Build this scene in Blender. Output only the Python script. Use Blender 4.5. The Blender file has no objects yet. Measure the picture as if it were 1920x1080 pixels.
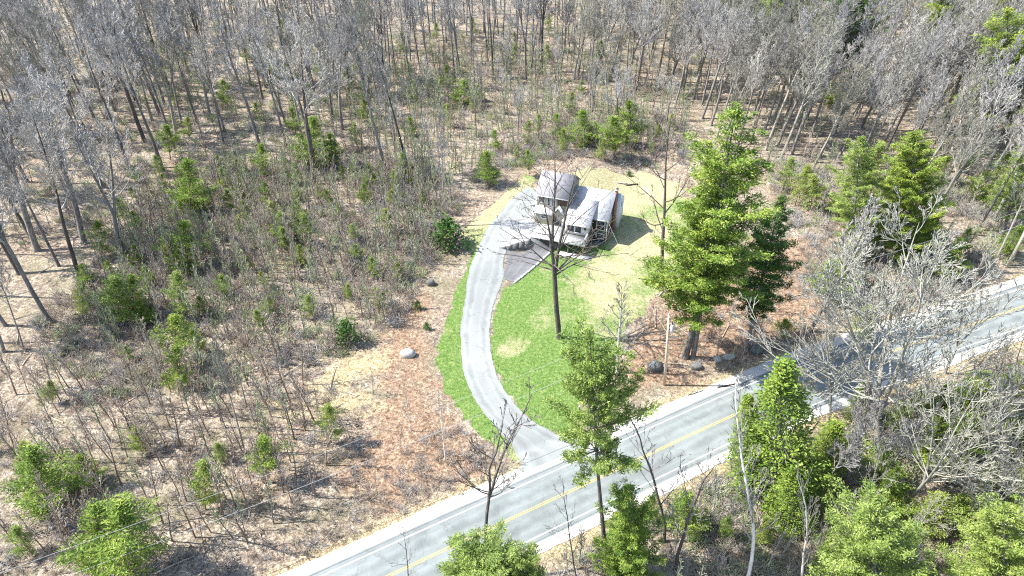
import bpy, math, random
import numpy as np
from mathutils import Vector, Quaternion
PI = math.pi
sc = bpy.context.scene
col = sc.collection

# ---------------------------------------------------------------- camera, sky, sun
CAM_H, PITCH, FOC = 67.8, math.radians(36), 1300.0      # metres, below horizontal, focal length in photo pixels
cd = bpy.data.cameras.new('camera'); cam = bpy.data.objects.new('camera', cd); col.objects.link(cam)
cd.sensor_width = 36; cd.lens = 36 * FOC / 1920; cd.clip_start = 0.5; cd.clip_end = 3000
cam.location = (0, 0, CAM_H); cam.rotation_euler = (PI / 2 - PITCH, 0, 0); sc.camera = cam
SUN_EL, SUN_AZ = math.radians(50), math.radians(177)    # azimuth as a maths angle from +X
w = bpy.data.worlds.new('World'); sc.world = w; w.use_nodes = True
nt = w.node_tree; bg = nt.nodes['Background']
sky = nt.nodes.new('ShaderNodeTexSky'); sky.sky_type = 'NISHITA'; sky.sun_disc = False
sky.sun_elevation = SUN_EL; sky.sun_rotation = PI / 2 - SUN_AZ + 2 * PI
nt.links.new(sky.outputs[0], bg.inputs[0]); bg.inputs[1].default_value = 0.13
ld = bpy.data.lights.new('sun', 'SUN'); sun = bpy.data.objects.new('sun', ld); col.objects.link(sun)
ld.energy = 4.6; ld.angle = math.radians(0.53); ld.color = (1, 0.965, 0.91)
sdir = Vector((math.cos(SUN_EL) * math.cos(SUN_AZ), math.cos(SUN_EL) * math.sin(SUN_AZ), math.sin(SUN_EL)))
sun.rotation_euler = sdir.to_track_quat('Z', 'Y').to_euler(); sun.location = (-60, 80, 90)
sc.view_settings.view_transform = 'Standard'; sc.view_settings.look = 'None'
sc.view_settings.exposure = 1.43; sc.view_settings.gamma = 1
sc.render.engine = 'CYCLES'
try:
    sc.cycles.use_denoising = False; sc.cycles.pixel_filter_type = 'BLACKMAN_HARRIS'; sc.cycles.filter_width = 1.15
    sc.cycles.max_bounces = 5; sc.cycles.diffuse_bounces = 3; sc.cycles.transmission_bounces = 2
except Exception: pass

# ---------------------------------------------------------------- geometry of the place
ORG = np.array([17.09, 107.24]); ROT = math.radians(-19.5)       # front right corner of the house
UX = np.array([math.cos(ROT), math.sin(ROT)]); VX = np.array([-math.sin(ROT), math.cos(ROT)])
def sstep(a, b, x):
    t = np.clip((np.asarray(x, float) - a) / (b - a), 0, 1); return t * t * (3 - 2 * t)
def vnoise(x, y, s, seed=0):
    x = np.asarray(x, float) / s; y = np.asarray(y, float) / s
    xi = np.floor(x); yi = np.floor(y); fx = x - xi; fy = y - yi
    fx = fx * fx * (3 - 2 * fx); fy = fy * fy * (3 - 2 * fy)
    def h(a, b):
        v = np.sin(a * 127.1 + b * 311.7 + seed * 74.7) * 43758.5453; return v - np.floor(v)
    return (h(xi, yi) * (1 - fx) + h(xi + 1, yi) * fx) * (1 - fy) + (h(xi, yi + 1) * (1 - fx) + h(xi + 1, yi + 1) * fx) * fy
def ramp_v(v): return 2.4 * sstep(-13, -3, v)
CL_PX = [(400, 1235), (560, 1160), (740, 1075), (960, 972), (1160, 879), (1395, 770), (1620, 678), (1847, 600), (1925, 572), (2080, 520), (2300, 450)]
def ray(px, py):
    x = (px - 960) / FOC; y = (540 - py) / FOC
    return np.array([x, math.cos(PITCH) + y * math.sin(PITCH), -math.sin(PITCH) + y * math.cos(PITCH)])
def flat(px, py, z=0.0):
    d = ray(px, py); s = (z - CAM_H) / d[2]; return np.array([d[0] * s, d[1] * s])
def proj(p):
    x, y, z = p[0], p[1], p[2] - CAM_H
    f = y * math.cos(PITCH) - z * math.sin(PITCH); u = y * math.sin(PITCH) + z * math.cos(PITCH)
    return 960 + FOC * x / f, 540 - FOC * u / f
def catmull(P, n=12):
    P = [np.asarray(p, float) for p in P]; P = [2 * P[0] - P[1]] + P + [2 * P[-1] - P[-2]]
    out = []
    for i in range(1, len(P) - 2):
        for k in range(n):
            t = k / n
            out.append(0.5 * ((2 * P[i]) + (-P[i - 1] + P[i + 1]) * t + (2 * P[i - 1] - 5 * P[i] + 4 * P[i + 1] - P[i + 2]) * t * t + (-P[i - 1] + 3 * P[i] - 3 * P[i + 1] + P[i + 2]) * t ** 3))
    out.append(P[-2]); return np.array(out)
CL = catmull([flat(*p) for p in CL_PX], 10)
def dist_poly(x, y, P):
    x = np.asarray(x, float); y = np.asarray(y, float); d = np.full(x.shape, 1e9)
    for a, b in zip(P[:-1], P[1:]):
        ab = b - a; t = np.clip(((x - a[0]) * ab[0] + (y - a[1]) * ab[1]) / (ab @ ab), 0, 1)
        d = np.minimum(d, np.hypot(x - a[0] - ab[0] * t, y - a[1] - ab[1] * t))
    return d
def inside(x, y, P):
    x = np.asarray(x, float); y = np.asarray(y, float); c = np.zeros(x.shape, bool); n = len(P)
    for i in range(n):
        a = P[i]; b = P[(i + 1) % n]
        if a[1] == b[1]: continue
        m = ((a[1] > y) != (b[1] > y)) & (x < (b[0] - a[0]) * (y - a[1]) / (b[1] - a[1]) + a[0]); c ^= m
    return c
def sdf(x, y, P):
    P = np.array(P); d = dist_poly(x, y, np.vstack([P, P[:1]])); return np.where(inside(x, y, P), -d, d)
def ground(x, y):
    x = np.asarray(x, float); y = np.asarray(y, float)
    dx = x - ORG[0]; dy = y - ORG[1]; u = dx * UX[0] + dy * UX[1]; v = dx * VX[0] + dy * VX[1]
    m_front = sstep(-13, -17.5, u); m_back = sstep(-8, -12, u); m_rear = sstep(0, -12, u)
    k = sstep(-7.2, -6.0, v); k2 = sstep(7, 9, v)
    m = (m_front * (1 - k) + m_back * k) * (1 - k2) + m_rear * k2
    h = ramp_v(v) * m * (1 - sstep(28, 60, -u)) * (1 - sstep(25, 60, v))
    dr = dist_poly(x, y, CL)
    far = sstep(7, 22, dr) * sstep(20, 45, np.hypot(x - 5, y - 100))
    h = h + far * (vnoise(x, y, 23, 1) * 1.6 + vnoise(x, y, 7, 2) * 0.5 - 0.8)
    h = h - 0.35 * np.exp(-((dr - 8.2) / 1.0) ** 2) * sstep(-25, -10, -x)
    h = h - 0.03 * (1 - sstep(5.4, 7.5, dr))
    return h
def at(px, py):
    z = 0.0
    for _ in range(6):
        p = flat(px, py, z); z = float(ground(p[0], p[1]))
    return np.array([p[0], p[1], z])
def uv(u, v): return ORG + u * UX + v * VX

# ---------------------------------------------------------------- mesh helpers
class MB:
    def __init__(s): s.v = []; s.f = []; s.n = 0; s.mi = []
    def add(s, V, F, mi=0):
        V = np.asarray(V, float).reshape(-1, 3); s.v.append(V)
        for f in (F if isinstance(F, list) else [F]):
            f = np.asarray(f, int); s.f.append(f + s.n); s.mi.append(np.full(len(f), mi))
        s.n += len(V)
    def box(s, x0, x1, y0, y1, z0, z1, mi=0):
        V = [(x, y, z) for z in (z0, z1) for y in (y0, y1) for x in (x0, x1)]
        s.add(V, np.array([(0, 2, 3, 1), (4, 5, 7, 6), (0, 1, 5, 4), (2, 6, 7, 3), (0, 4, 6, 2), (1, 3, 7, 5)]), mi)
    def prism(s, prof, a0, a1, axis='x', mi=0):
        """closed profile [(p,q)...] extruded along an axis"""
        n = len(prof); V = []
        for a in (a0, a1):
            for p, q in prof: V.append((a, p, q) if axis == 'x' else ((p, a, q) if axis == 'y' else (p, q, a)))
        F4 = np.array([(i, (i + 1) % n, n + (i + 1) % n, n + i) for i in range(n)])
        s.add(V, [F4, np.array([list(range(n))[::-1]]), np.array([list(range(n, 2 * n))])], mi)
    def tube(s, P, R, k=5, mi=0, cap=False):
        P = np.asarray(P, float); R = np.asarray(R, float); n = len(P)
        T = np.gradient(P, axis=0); T /= np.linalg.norm(T, axis=1)[:, None] + 1e-9
        ref = np.array([1, 0, 0.]) if abs(T[0][0]) < 0.8 else np.array([0, 1, 0.])
        A = np.cross(T, ref); A /= np.linalg.norm(A, axis=1)[:, None] + 1e-9; B = np.cross(T, A)
        a = np.arange(k) * 2 * PI / k
        V = P[:, None] + R[:, None, None] * (np.cos(a)[None, :, None] * A[:, None] + np.sin(a)[None, :, None] * B[:, None])
        i = np.arange(n - 1)[:, None] * k; j = np.arange(k)[None]; j2 = (j + 1) % k
        F = [np.stack([i + j, i + j2, i + k + j2, i + k + j], -1).reshape(-1, 4)]
        if cap: F += [np.array([list(range((n - 1) * k, n * k))]), np.array([list(range(k))[::-1]])]
        s.add(V.reshape(-1, 3), F, mi)
    def build(s, name, mats, parent=None, smooth=False, link=True):
        me = bpy.data.meshes.new(name)
        V = np.concatenate(s.v); me.vertices.add(len(V)); me.vertices.foreach_set('co', V.astype(np.float32).ravel())
        tot = np.concatenate([np.full(len(f), f.shape[1]) for f in s.f]); loops = np.concatenate([f.ravel() for f in s.f])
        me.loops.add(len(loops)); me.loops.foreach_set('vertex_index', loops.astype(np.int32))
        me.polygons.add(len(tot)); me.polygons.foreach_set('loop_start', np.concatenate([[0], np.cumsum(tot)[:-1]]).astype(np.int32))
        if not isinstance(mats, (list, tuple)): mats = [mats]
        for m in mats: me.materials.append(m)
        me.polygons.foreach_set('material_index', np.concatenate(s.mi).astype(np.int32))
        if smooth: me.polygons.foreach_set('use_smooth', np.ones(len(tot), bool))
        me.update(calc_edges=True); me.validate()
        o = bpy.data.objects.new(name, me)
        if link: col.objects.link(o)
        if parent: o.parent = parent
        return o
def tag(o, label=None, cat=None, group=None, kind=None):
    if label: o['label'] = label
    if cat: o['category'] = cat
    if group: o['group'] = group
    if kind: o['kind'] = kind
    return o
def empty(name, loc=(0, 0, 0), rz=0):
    o = bpy.data.objects.new(name, None); o.empty_display_size = 0.3; o.location = loc; o.rotation_euler = (0, 0, rz); col.objects.link(o); return o
def copy_tree(root, parent=None):
    c = root.copy(); col.objects.link(c)
    if parent: c.parent = parent
    for ch in list(KIDS.get(root.name, [])): copy_tree(ch, c)
    return c
KIDS = {}
def kid(root, ch): KIDS.setdefault(root.name, []).append(ch); ch.parent = root; return ch

# ---------------------------------------------------------------- materials
def M(name):
    m = bpy.data.materials.new(name); m.use_nodes = True; t = m.node_tree
    b = t.nodes['Principled BSDF']; b.inputs['Roughness'].default_value = 0.85
    b.inputs['Specular IOR Level'].default_value = 0.25
    return m, t, b
def nd(t, typ, **kw):
    n = t.nodes.new(typ)
    for k, v in kw.items():
        if k.startswith('i_'): n.inputs[k[2:].replace('_', ' ')].default_value = v
        else: setattr(n, k, v)
    return n
def noise(t, vec, scale, detail=4, rough=0.6, dist=0.0):
    n = nd(t, 'ShaderNodeTexNoise'); n.inputs['Scale'].default_value = scale; n.inputs['Detail'].default_value = detail
    n.inputs['Roughness'].default_value = rough; n.inputs['Distortion'].default_value = dist
    t.links.new(vec, n.inputs['Vector']); return n.outputs['Fac']
def ramp(t, fac, stops, interp='LINEAR'):
    n = nd(t, 'ShaderNodeValToRGB'); n.color_ramp.interpolation = interp; e = n.color_ramp.elements
    while len(e) < len(stops): e.new(0.5)
    for x, (p, c) in zip(e, stops):
        x.position = p; x.color = (c[0], c[1], c[2], 1) if isinstance(c, (tuple, list)) else (c, c, c, 1)
    t.links.new(fac, n.inputs[0]); return n.outputs[0]
def mix(t, fac, a, b, mode='MIX'):
    n = nd(t, 'ShaderNodeMix', data_type='RGBA', blend_type=mode)
    for sock, val in ((n.inputs[0], fac), (n.inputs[6], a), (n.inputs[7], b)):
        if isinstance(val, (int, float)): sock.default_value = val
        elif isinstance(val, tuple): sock.default_value = (*val, 1)
        else: t.links.new(val, sock)
    return n.outputs[2]
def math_(t, op, a, b=0.0):
    n = nd(t, 'ShaderNodeMath', operation=op)
    for s_, val in ((n.inputs[0], a), (n.inputs[1], b)):
        if isinstance(val, (int, float)): s_.default_value = val
        else: t.links.new(val, s_)
    return n.outputs[0]
def pos(t): return nd(t, 'ShaderNodeNewGeometry').outputs['Position']
def objc(t): return nd(t, 'ShaderNodeTexCoord').outputs['Object']
def rnd(t): return nd(t, 'ShaderNodeObjectInfo').outputs['Random']
def bump(t, b, h, strength=0.5, dist=0.1):
    n = nd(t, 'ShaderNodeBump'); n.inputs['Strength'].default_value = strength; n.inputs['Distance'].default_value = dist
    t.links.new(h, n.inputs['Height']); t.links.new(n.outputs[0], b.inputs['Normal'])
def plain(name, c, rough=0.8, var=0.25, scale=2.0, metal=0.0, use_obj=True):
    m, t, b = M(name); v = objc(t) if use_obj else pos(t)
    f = noise(t, v, scale, 5, 0.65)
    lo = tuple(x * (1 - var) for x in c); hi = tuple(min(1, x * (1 + var)) for x in c)
    t.links.new(ramp(t, f, [(0.3, lo), (0.7, hi)]), b.inputs['Base Color'])
    b.inputs['Roughness'].default_value = rough; b.inputs['Metallic'].default_value = metal; return m

def ground_mat():
    m, t, b = M('forest_ground'); p = pos(t)
    big = noise(t, p, 0.06, 3, 0.6, 0.5); mid = noise(t, p, 0.45, 5, 0.65, 0.6); fine = noise(t, p, 2.2, 6, 0.75, 0.8); fin2 = noise(t, p, 6.5, 3, 0.8)
    litter = ramp(t, fine, [(0.34, (0.05, 0.038, 0.028)), (0.44, (0.20, 0.162, 0.118)), (0.53, (0.385, 0.325, 0.248)), (0.67, (0.63, 0.56, 0.45))])
    red = ramp(t, fine, [(0.32, (0.055, 0.032, 0.022)), (0.43, (0.20, 0.125, 0.08)), (0.54, (0.34, 0.235, 0.155)), (0.68, (0.58, 0.46, 0.33))])
    straw = ramp(t, fine, [(0.33, (0.12, 0.085, 0.045)), (0.45, (0.35, 0.275, 0.15)), (0.65, (0.62, 0.52, 0.33))])
    green = ramp(t, fine, [(0.25, (0.03, 0.078, 0.014)), (0.45, (0.105, 0.19, 0.035)), (0.7, (0.27, 0.33, 0.12))])
    dark = (0.11, 0.085, 0.075)
    c = mix(t, ramp(t, mid, [(0.48, 0.0), (0.66, 0.75)]), litter, dark)
    moss = noise(t, p, 0.13, 4, 0.6, 0.4); c = mix(t, ramp(t, moss, [(0.47, 0.0), (0.64, 0.6)]), c, (0.20, 0.185, 0.105))
    c = mix(t, ramp(t, big, [(0.45, 0.0), (0.65, 0.35)]), c, red)
    at_ = nd(t, 'ShaderNodeAttribute', attribute_name='zone'); sep = nd(t, 'ShaderNodeSeparateColor'); t.links.new(at_.outputs['Color'], sep.inputs[0])
    def edge(s_, lo=0.35, hi=0.65, k=0.5):
        j = math_(t, 'ADD', s_, math_(t, 'MULTIPLY', math_(t, 'SUBTRACT', fine, 0.5), k)); return ramp(t, j, [(lo, 0.0), (hi, 1.0)])
    c = mix(t, edge(sep.outputs[2], 0.3, 0.7, 1.0), c, red)
    c = mix(t, edge(sep.outputs[1], 0.3, 0.7, 1.2), c, straw)
    patch = math_(t, 'ADD', math_(t, 'MULTIPLY', mid, 0.9), math_(t, 'MULTIPLY', noise(t, p, 0.16, 3, 0.5), 0.8))
    at2 = nd(t, 'ShaderNodeAttribute', attribute_name='dry'); j = math_(t, 'ADD', math_(t, 'SUBTRACT', patch, 0.85), at2.outputs['Fac'])
    lawnstraw = ramp(t, fine, [(0.25, (0.20, 0.19, 0.08)), (0.5, (0.40, 0.365, 0.205)), (0.75, (0.60, 0.54, 0.36))])
    lawn = mix(t, ramp(t, j, [(0.30, 0.0), (0.75, 1.0)]), green, lawnstraw)
    c = mix(t, edge(sep.outputs[0], 0.42, 0.58, 0.35), c, lawn)
    c = mix(t, 1.0, c, ramp(t, fin2, [(0.35, 0.45), (0.5, 1.0), (0.65, 1.2)]), 'MULTIPLY')
    t.links.new(c, b.inputs['Base Color']); b.inputs['Roughness'].default_value = 0.95
    bump(t, b, math_(t, 'ADD', fine, math_(t, 'MULTIPLY', fin2, 0.5)), 0.9, 0.25); return m
def asphalt_mat(name, base, dark=None, var=0.16):
    m, t, b = M(name); p = pos(t)
    f = noise(t, p, 0.35, 5, 0.6, 0.3); g = noise(t, p, 9, 4, 0.8); L = noise(t, p, 0.09, 2, 0.5)
    c = ramp(t, f, [(0.3, tuple(x * (1 - var) for x in base)), (0.7, tuple(x * (1 + var) for x in base))])
    c = mix(t, 1.0, c, ramp(t, g, [(0.3, 0.86), (0.7, 1.08)]), 'MULTIPLY')
    c = mix(t, 1.0, c, ramp(t, L, [(0.35, 0.90), (0.65, 1.06)]), 'MULTIPLY')
    vo = nd(t, 'ShaderNodeTexVoronoi', feature='DISTANCE_TO_EDGE'); vo.inputs['Scale'].default_value = 0.16
    mp = nd(t, 'ShaderNodeMix', data_type='VECTOR'); mp.inputs[0].default_value = 0.25
    nn = nd(t, 'ShaderNodeTexNoise'); nn.inputs['Scale'].default_value = 0.5; t.links.new(p, nn.inputs['Vector'])
    ad = nd(t, 'ShaderNodeVectorMath', operation='MULTIPLY_ADD'); t.links.new(nn.outputs['Color'], ad.inputs[0]); ad.inputs[1].default_value = (3, 3, 3); t.links.new(p, ad.inputs[2])
    t.links.new(ad.outputs[0], vo.inputs['Vector'])
    c = mix(t, ramp(t, vo.outputs['Distance'], [(0.0, 0.38), (0.012, 0.0)]), c, (0.09, 0.09, 0.09))
    if 'asphalt' in name:       # worn wheel tracks and a greyer oily middle of each lane
        la = nd(t, 'ShaderNodeAttribute', attribute_name='lat').outputs['Fac']; wv = math_(t, 'ABSOLUTE', math_(t, 'SUBTRACT', math_(t, 'ABSOLUTE', la), 1.75))
        wv = math_(t, 'ADD', wv, math_(t, 'MULTIPLY', math_(t, 'SUBTRACT', f, .5), 1.2))
        c = mix(t, 1.0, c, ramp(t, wv, [(0.1, (0.84, 0.84, 0.84)), (0.55, (1.0, 1.0, 1.0)), (0.85, (1.08, 1.08, 1.07)), (1.0, (0.95, 0.95, 0.95))]), 'MULTIPLY')
        sp_ = noise(t, p, 1.1, 5, 0.8); c = mix(t, ramp(t, sp_, [(0.62, 0.0), (0.78, 0.55)]), c, (0.13, 0.125, 0.115))
    t.links.new(c, b.inputs['Base Color']); b.inputs['Roughness'].default_value = 0.9; bump(t, b, g, 0.3, 0.02); return m
def bark_mat(name, dark, lite, scale=3.0, vert=True):
    m, t, b = M(name); o = objc(t)
    mp = nd(t, 'ShaderNodeMapping'); t.links.new(o, mp.inputs[0]); mp.inputs['Scale'].default_value = (4, 4, 0.7)
    f = noise(t, mp.outputs[0], scale, 4, 0.7); g = noise(t, o, 0.35, 2)
    c = ramp(t, math_(t, 'ADD', math_(t, 'MULTIPLY', f, 0.7), math_(t, 'MULTIPLY', g, 0.3)), [(0.36, dark), (0.62, lite)])
    c = mix(t, 1.0, c, ramp(t, rnd(t), [(0.0, (0.72, 0.70, 0.68)), (0.5, (1, 1, 1)), (1.0, (1.18, 1.14, 1.06))]), 'MULTIPLY')
    t.links.new(c, b.inputs['Base Color']); b.inputs['Roughness'].default_value = 0.9; return m
def leaf_mat(name, a, b_, c_, trans=0.3):
    m, t, b = M(name); o = objc(t)
    f = noise(t, o, 1.3, 4, 0.7); g = noise(t, o, 0.35, 2)
    c = ramp(t, math_(t, 'ADD', math_(t, 'MULTIPLY', f, 0.65), math_(t, 'MULTIPLY', g, 0.35)), [(0.36, a), (0.5, b_), (0.62, c_)])
    c = mix(t, 1.0, c, ramp(t, rnd(t), [(0.0, (0.92, 0.95, 0.95)), (0.5, (1, 1, 1)), (1.0, (1.16, 1.05, 0.95))]), 'MULTIPLY')
    t.links.new(c, b.inputs['Base Color']); b.inputs['Roughness'].default_value = 0.6; b.inputs['Specular IOR Level'].default_value = 0.3
    tr = nd(t, 'ShaderNodeBsdfTranslucent'); t.links.new(c, tr.inputs[0]); ms = nd(t, 'ShaderNodeMixShader'); ms.inputs[0].default_value = trans
    t.links.new(b.outputs[0], ms.inputs[1]); t.links.new(tr.outputs[0], ms.inputs[2]); t.links.new(ms.outputs[0], t.nodes['Material Output'].inputs[0]); return m
def siding_mat(name, c, pitch=0.18, lo=0.72):
    m, t, b = M(name); o = objc(t); sp = nd(t, 'ShaderNodeSeparateXYZ'); t.links.new(o, sp.inputs[0])
    fr = math_(t, 'FRACT', math_(t, 'DIVIDE', sp.outputs[2], pitch)); f = noise(t, o, 1.2, 5, 0.7)
    cc = ramp(t, f, [(0.3, tuple(x * 0.85 for x in c)), (0.7, tuple(x * 1.12 for x in c))])
    cc = mix(t, 1.0, cc, ramp(t, fr, [(0.0, lo), (0.14, 1.0), (1.0, 0.96)]), 'MULTIPLY')
    t.links.new(cc, b.inputs['Base Color']); bump(t, b, fr, 0.4, 0.02); return m
def shingle_mat(name, c):
    m, t, b = M(name); o = objc(t)
    br = nd(t, 'ShaderNodeTexBrick'); mp = nd(t, 'ShaderNodeMapping'); t.links.new(o, mp.inputs[0]); t.links.new(mp.outputs[0], br.inputs[0])
    br.inputs['Scale'].default_value = 3.2; br.inputs['Mortar Size'].default_value = 0.03; br.inputs['Color1'].default_value = (*[x * 0.86 for x in c], 1); br.inputs['Color2'].default_value = (*[x * 1.1 for x in c], 1); br.inputs['Mortar'].default_value = (*[x * 0.55 for x in c], 1)
    f = noise(t, o, 0.9, 4, 0.7); cc = mix(t, 1.0, br.outputs[0], ramp(t, f, [(0.3, 0.85), (0.7, 1.1)]), 'MULTIPLY')
    t.links.new(cc, b.inputs['Base Color']); b.inputs['Roughness'].default_value = 0.9; return m
def brick_mat(name):
    m, t, b = M(name); o = objc(t); mp = nd(t, 'ShaderNodeMapping'); mp.inputs['Rotation'].default_value = (PI / 2, 0, 0); t.links.new(o, mp.inputs[0])
    br = nd(t, 'ShaderNodeTexBrick'); t.links.new(mp.outputs[0], br.inputs[0]); br.inputs['Scale'].default_value = 4
    br.inputs['Color1'].default_value = (0.25, 0.11, 0.08, 1); br.inputs['Color2'].default_value = (0.33, 0.17, 0.12, 1); br.inputs['Mortar'].default_value = (0.4, 0.36, 0.32, 1); br.inputs['Mortar Size'].default_value = 0.02
    t.links.new(br.outputs[0], b.inputs['Base Color']); return m
def glass_mat():
    m, t, b = M('window_glass'); o = objc(t)
    t.links.new(ramp(t, noise(t, o, 2.5, 3), [(0.4, (0.012, 0.014, 0.016)), (0.65, (0.07, 0.075, 0.08))]), b.inputs['Base Color'])
    b.inputs['Roughness'].default_value = 0.06; b.inputs['Specular IOR Level'].default_value = 0.6; return m

MT = dict(
    ground=ground_mat(), road=asphalt_mat('road_asphalt', (0.20, 0.222, 0.217)), drive=asphalt_mat('driveway_asphalt', (0.25, 0.265, 0.258), var=0.08),
    lowdrive=asphalt_mat('lower_asphalt', (0.155, 0.155, 0.16)), pad=plain('pad_concrete', (0.28, 0.28, 0.275), 0.9, 0.08, 1.2),
    shoulder=asphalt_mat('sandy_shoulder', (0.50, 0.48, 0.44), var=0.14), white=plain('white_paint', (0.66, 0.66, 0.64), 0.7, 0.22, 2.5, use_obj=False),
    yellow=plain('yellow_paint', (0.44, 0.34, 0.13), 0.7, 0.3, 2.5, use_obj=False), seam=plain('tar_seam', (0.10, 0.10, 0.11), 0.8, 0.2),
    bark=bark_mat('grey_bark', (0.065, 0.058, 0.054), (0.31, 0.295, 0.28)), twig=bark_mat('grey_twigs', (0.22, 0.212, 0.205), (0.50, 0.49, 0.48)),
    darkbark=bark_mat('dark_bark', (0.04, 0.034, 0.030), (0.17, 0.152, 0.14)), darktwig=bark_mat('dark_twigs', (0.05, 0.042, 0.04), (0.15, 0.13, 0.125)),
    palebark=bark_mat('pale_bark', (0.13, 0.125, 0.105), (0.36, 0.35, 0.31)), paletwig=bark_mat('pale_twigs', (0.165, 0.162, 0.135), (0.40, 0.395, 0.345)),
    birch=bark_mat('birch_bark', (0.50, 0.48, 0.45), (0.78, 0.76, 0.73)), brown=bark_mat('brown_stems', (0.13, 0.085, 0.062), (0.34, 0.255, 0.20)),
    brush=bark_mat('brush_stems', (0.25, 0.205, 0.17), (0.55, 0.485, 0.42)), greenbrush=bark_mat('green_grey_brush', (0.20, 0.225, 0.13), (0.46, 0.51, 0.32)),
    pine=leaf_mat('pine_needles', (0.07, 0.13, 0.02), (0.19, 0.28, 0.045), (0.39, 0.46, 0.10)),
    pinedark=leaf_mat('dark_needles', (0.025, 0.07, 0.018), (0.07, 0.15, 0.03), (0.16, 0.26, 0.055)),
    pinelite=leaf_mat('light_needles', (0.10, 0.155, 0.035), (0.22, 0.30, 0.065), (0.38, 0.45, 0.13)),
    olive=siding_mat('olive_siding', (0.36, 0.34, 0.25)), darkgreen=siding_mat('green_siding', (0.085, 0.115, 0.09)), brownwall=siding_mat('brown_siding', (0.10, 0.072, 0.058)),
    palewall=siding_mat('pale_siding', (0.72, 0.76, 0.78), 0.25, 0.85), trim=plain('white_trim', (0.66, 0.66, 0.65), 0.6, 0.05), roofwhite=shingle_mat('pale_shingles', (0.58, 0.58, 0.585)),
    roofgrey=shingle_mat('grey_shingles', (0.27, 0.265, 0.28)), brick=brick_mat('chimney_brick'), glass=glass_mat(), conc=plain('concrete', (0.45, 0.44, 0.42), 0.9, 0.15, 1.5),
    stonewall=plain('retaining_stone', (0.17, 0.165, 0.16), 0.9, 0.4, 2.5), deck=plain('deck_boards', (0.42, 0.415, 0.40), 0.8, 0.1, 1.5), wood=plain('raw_wood', (0.45, 0.30, 0.14), 0.8, 0.2, 3),
    pole=bark_mat('pole_wood', (0.36, 0.30, 0.23), (0.56, 0.49, 0.40)), metal=plain('galvanised', (0.55, 0.57, 0.58), 0.4, 0.08, 2, 0.3), wire=plain('wire', (0.42, 0.42, 0.42), 0.5, 0.1), dark=plain('dark_metal', (0.04, 0.04, 0.045), 0.5, 0.2),
    rock=plain('granite', (0.40, 0.40, 0.38), 0.85, 0.35, 1.6), darkrock=plain('dark_granite', (0.13, 0.135, 0.13), 0.85, 0.5, 1.8), timber=plain('weathered_timber', (0.42, 0.36, 0.29), 0.9, 0.25, 2), log=plain('dark_log', (0.05, 0.04, 0.035), 0.9, 0.3, 2),
    dryleaf=leaf_mat('dry_leaves', (0.16, 0.07, 0.03), (0.32, 0.18, 0.09), (0.52, 0.38, 0.22), 0.15))

# ---------------------------------------------------------------- ground sheet with painted plant cover
W = lambda pts: [at(*p)[:2] for p in pts]
LAWN = W([(1040, 464), (968, 527), (945, 545), (925, 585), (917, 630), (924, 680), (945, 730), (975, 772), (1010, 800), (1050, 812), (1075, 800), (1092, 760), (1130, 720), (1150, 690), (1160, 640), (1200, 590), (1235, 535), (1262, 515),
          (1290, 470), (1300, 420), (1290, 380), (1268, 345), (1200, 326), (1110, 316), (1075, 325), (1060, 350), (1080, 420)])
VERGE = W([(884, 470), (866, 520), (842, 580), (822, 640), (818, 690), (842, 745), (885, 800), (925, 842), (962, 862), (985, 856), (972, 830), (935, 790), (905, 745), (888, 700), (880, 640), (886, 560), (900, 500), (915, 462)])
UPVERGE = W([(858, 452), (884, 475), (915, 465), (945, 410), (990, 358), (1010, 330), (985, 330), (955, 352), (915, 392)])
REDBED = W([(1235, 528), (1160, 640), (1150, 700), (1190, 735), (1300, 722), (1440, 690), (1520, 640), (1600, 560), (1560, 440), (1400, 450), (1300, 500)])
REDL = W([(790, 540), (830, 560), (835, 600), (812, 680), (850, 760), (960, 870), (930, 900), (800, 960), (640, 990), (620, 900), (640, 820), (690, 760), (660, 700), (700, 600), (740, 560)])
STRAWL = W([(540, 720), (620, 660), (720, 650), (740, 700), (700, 760), (640, 800), (580, 780), (520, 770)])
def axis(lo, hi, a, b, fine, coarse):
    return np.unique(np.concatenate([np.arange(lo, a, coarse), np.arange(a, b, fine), np.arange(b, hi + coarse, coarse)]).round(4))
xs = axis(-420, 440, -42, 72, 0.42, 4.0); ys = axis(-30, 620, 44, 136, 0.42, 4.0)
X, Y = np.meshgrid(xs, ys); x = X.ravel(); y = Y.ravel(); z = ground(x, y)
mb = MB(); nx, ny = len(xs), len(ys)
I, J = np.meshgrid(np.arange(nx - 1), np.arange(ny - 1)); q = (J * nx + I).ravel()
mb.add(np.stack([x, y, z], 1), np.stack([q, q + 1, q + nx + 1, q + nx], 1))
gnd = mb.build('ground', MT['ground'], smooth=True); tag(gnd, kind='structure')
wl_ = (vnoise(x, y, 1.6, 4) + vnoise(x, y, .7, 5) - 1) * .9; wl2 = wl_ + (vnoise(x, y, 4, 6) - .5) * 3 * sstep(8, 14, dist_poly(x, y, catmull(W([(945, 430), (905, 540), (890, 660), (950, 780)]), 6)))
lm = np.maximum.reduce([sstep(0.6, -0.6, sdf(x, y, LAWN) + wl2), sstep(0.5, -0.5, sdf(x, y, VERGE) + wl_ * .8), sstep(0.5, -0.5, sdf(x, y, UPVERGE) + wl_)])
wob_ = (vnoise(x, y, 5, 9) + vnoise(x, y, 2, 8) - 1) * 5
rm = np.maximum(sstep(4, -6, sdf(x, y, REDBED) + wob_) * .8, sstep(4, -6, sdf(x, y, REDL) + wob_) * 0.75)
dr = dist_poly(x, y, CL); stm = np.maximum(sstep(4, -5, sdf(x, y, STRAWL) + wob_) * .75, sstep(8.5, 6, dr) * 0.6)
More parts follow.
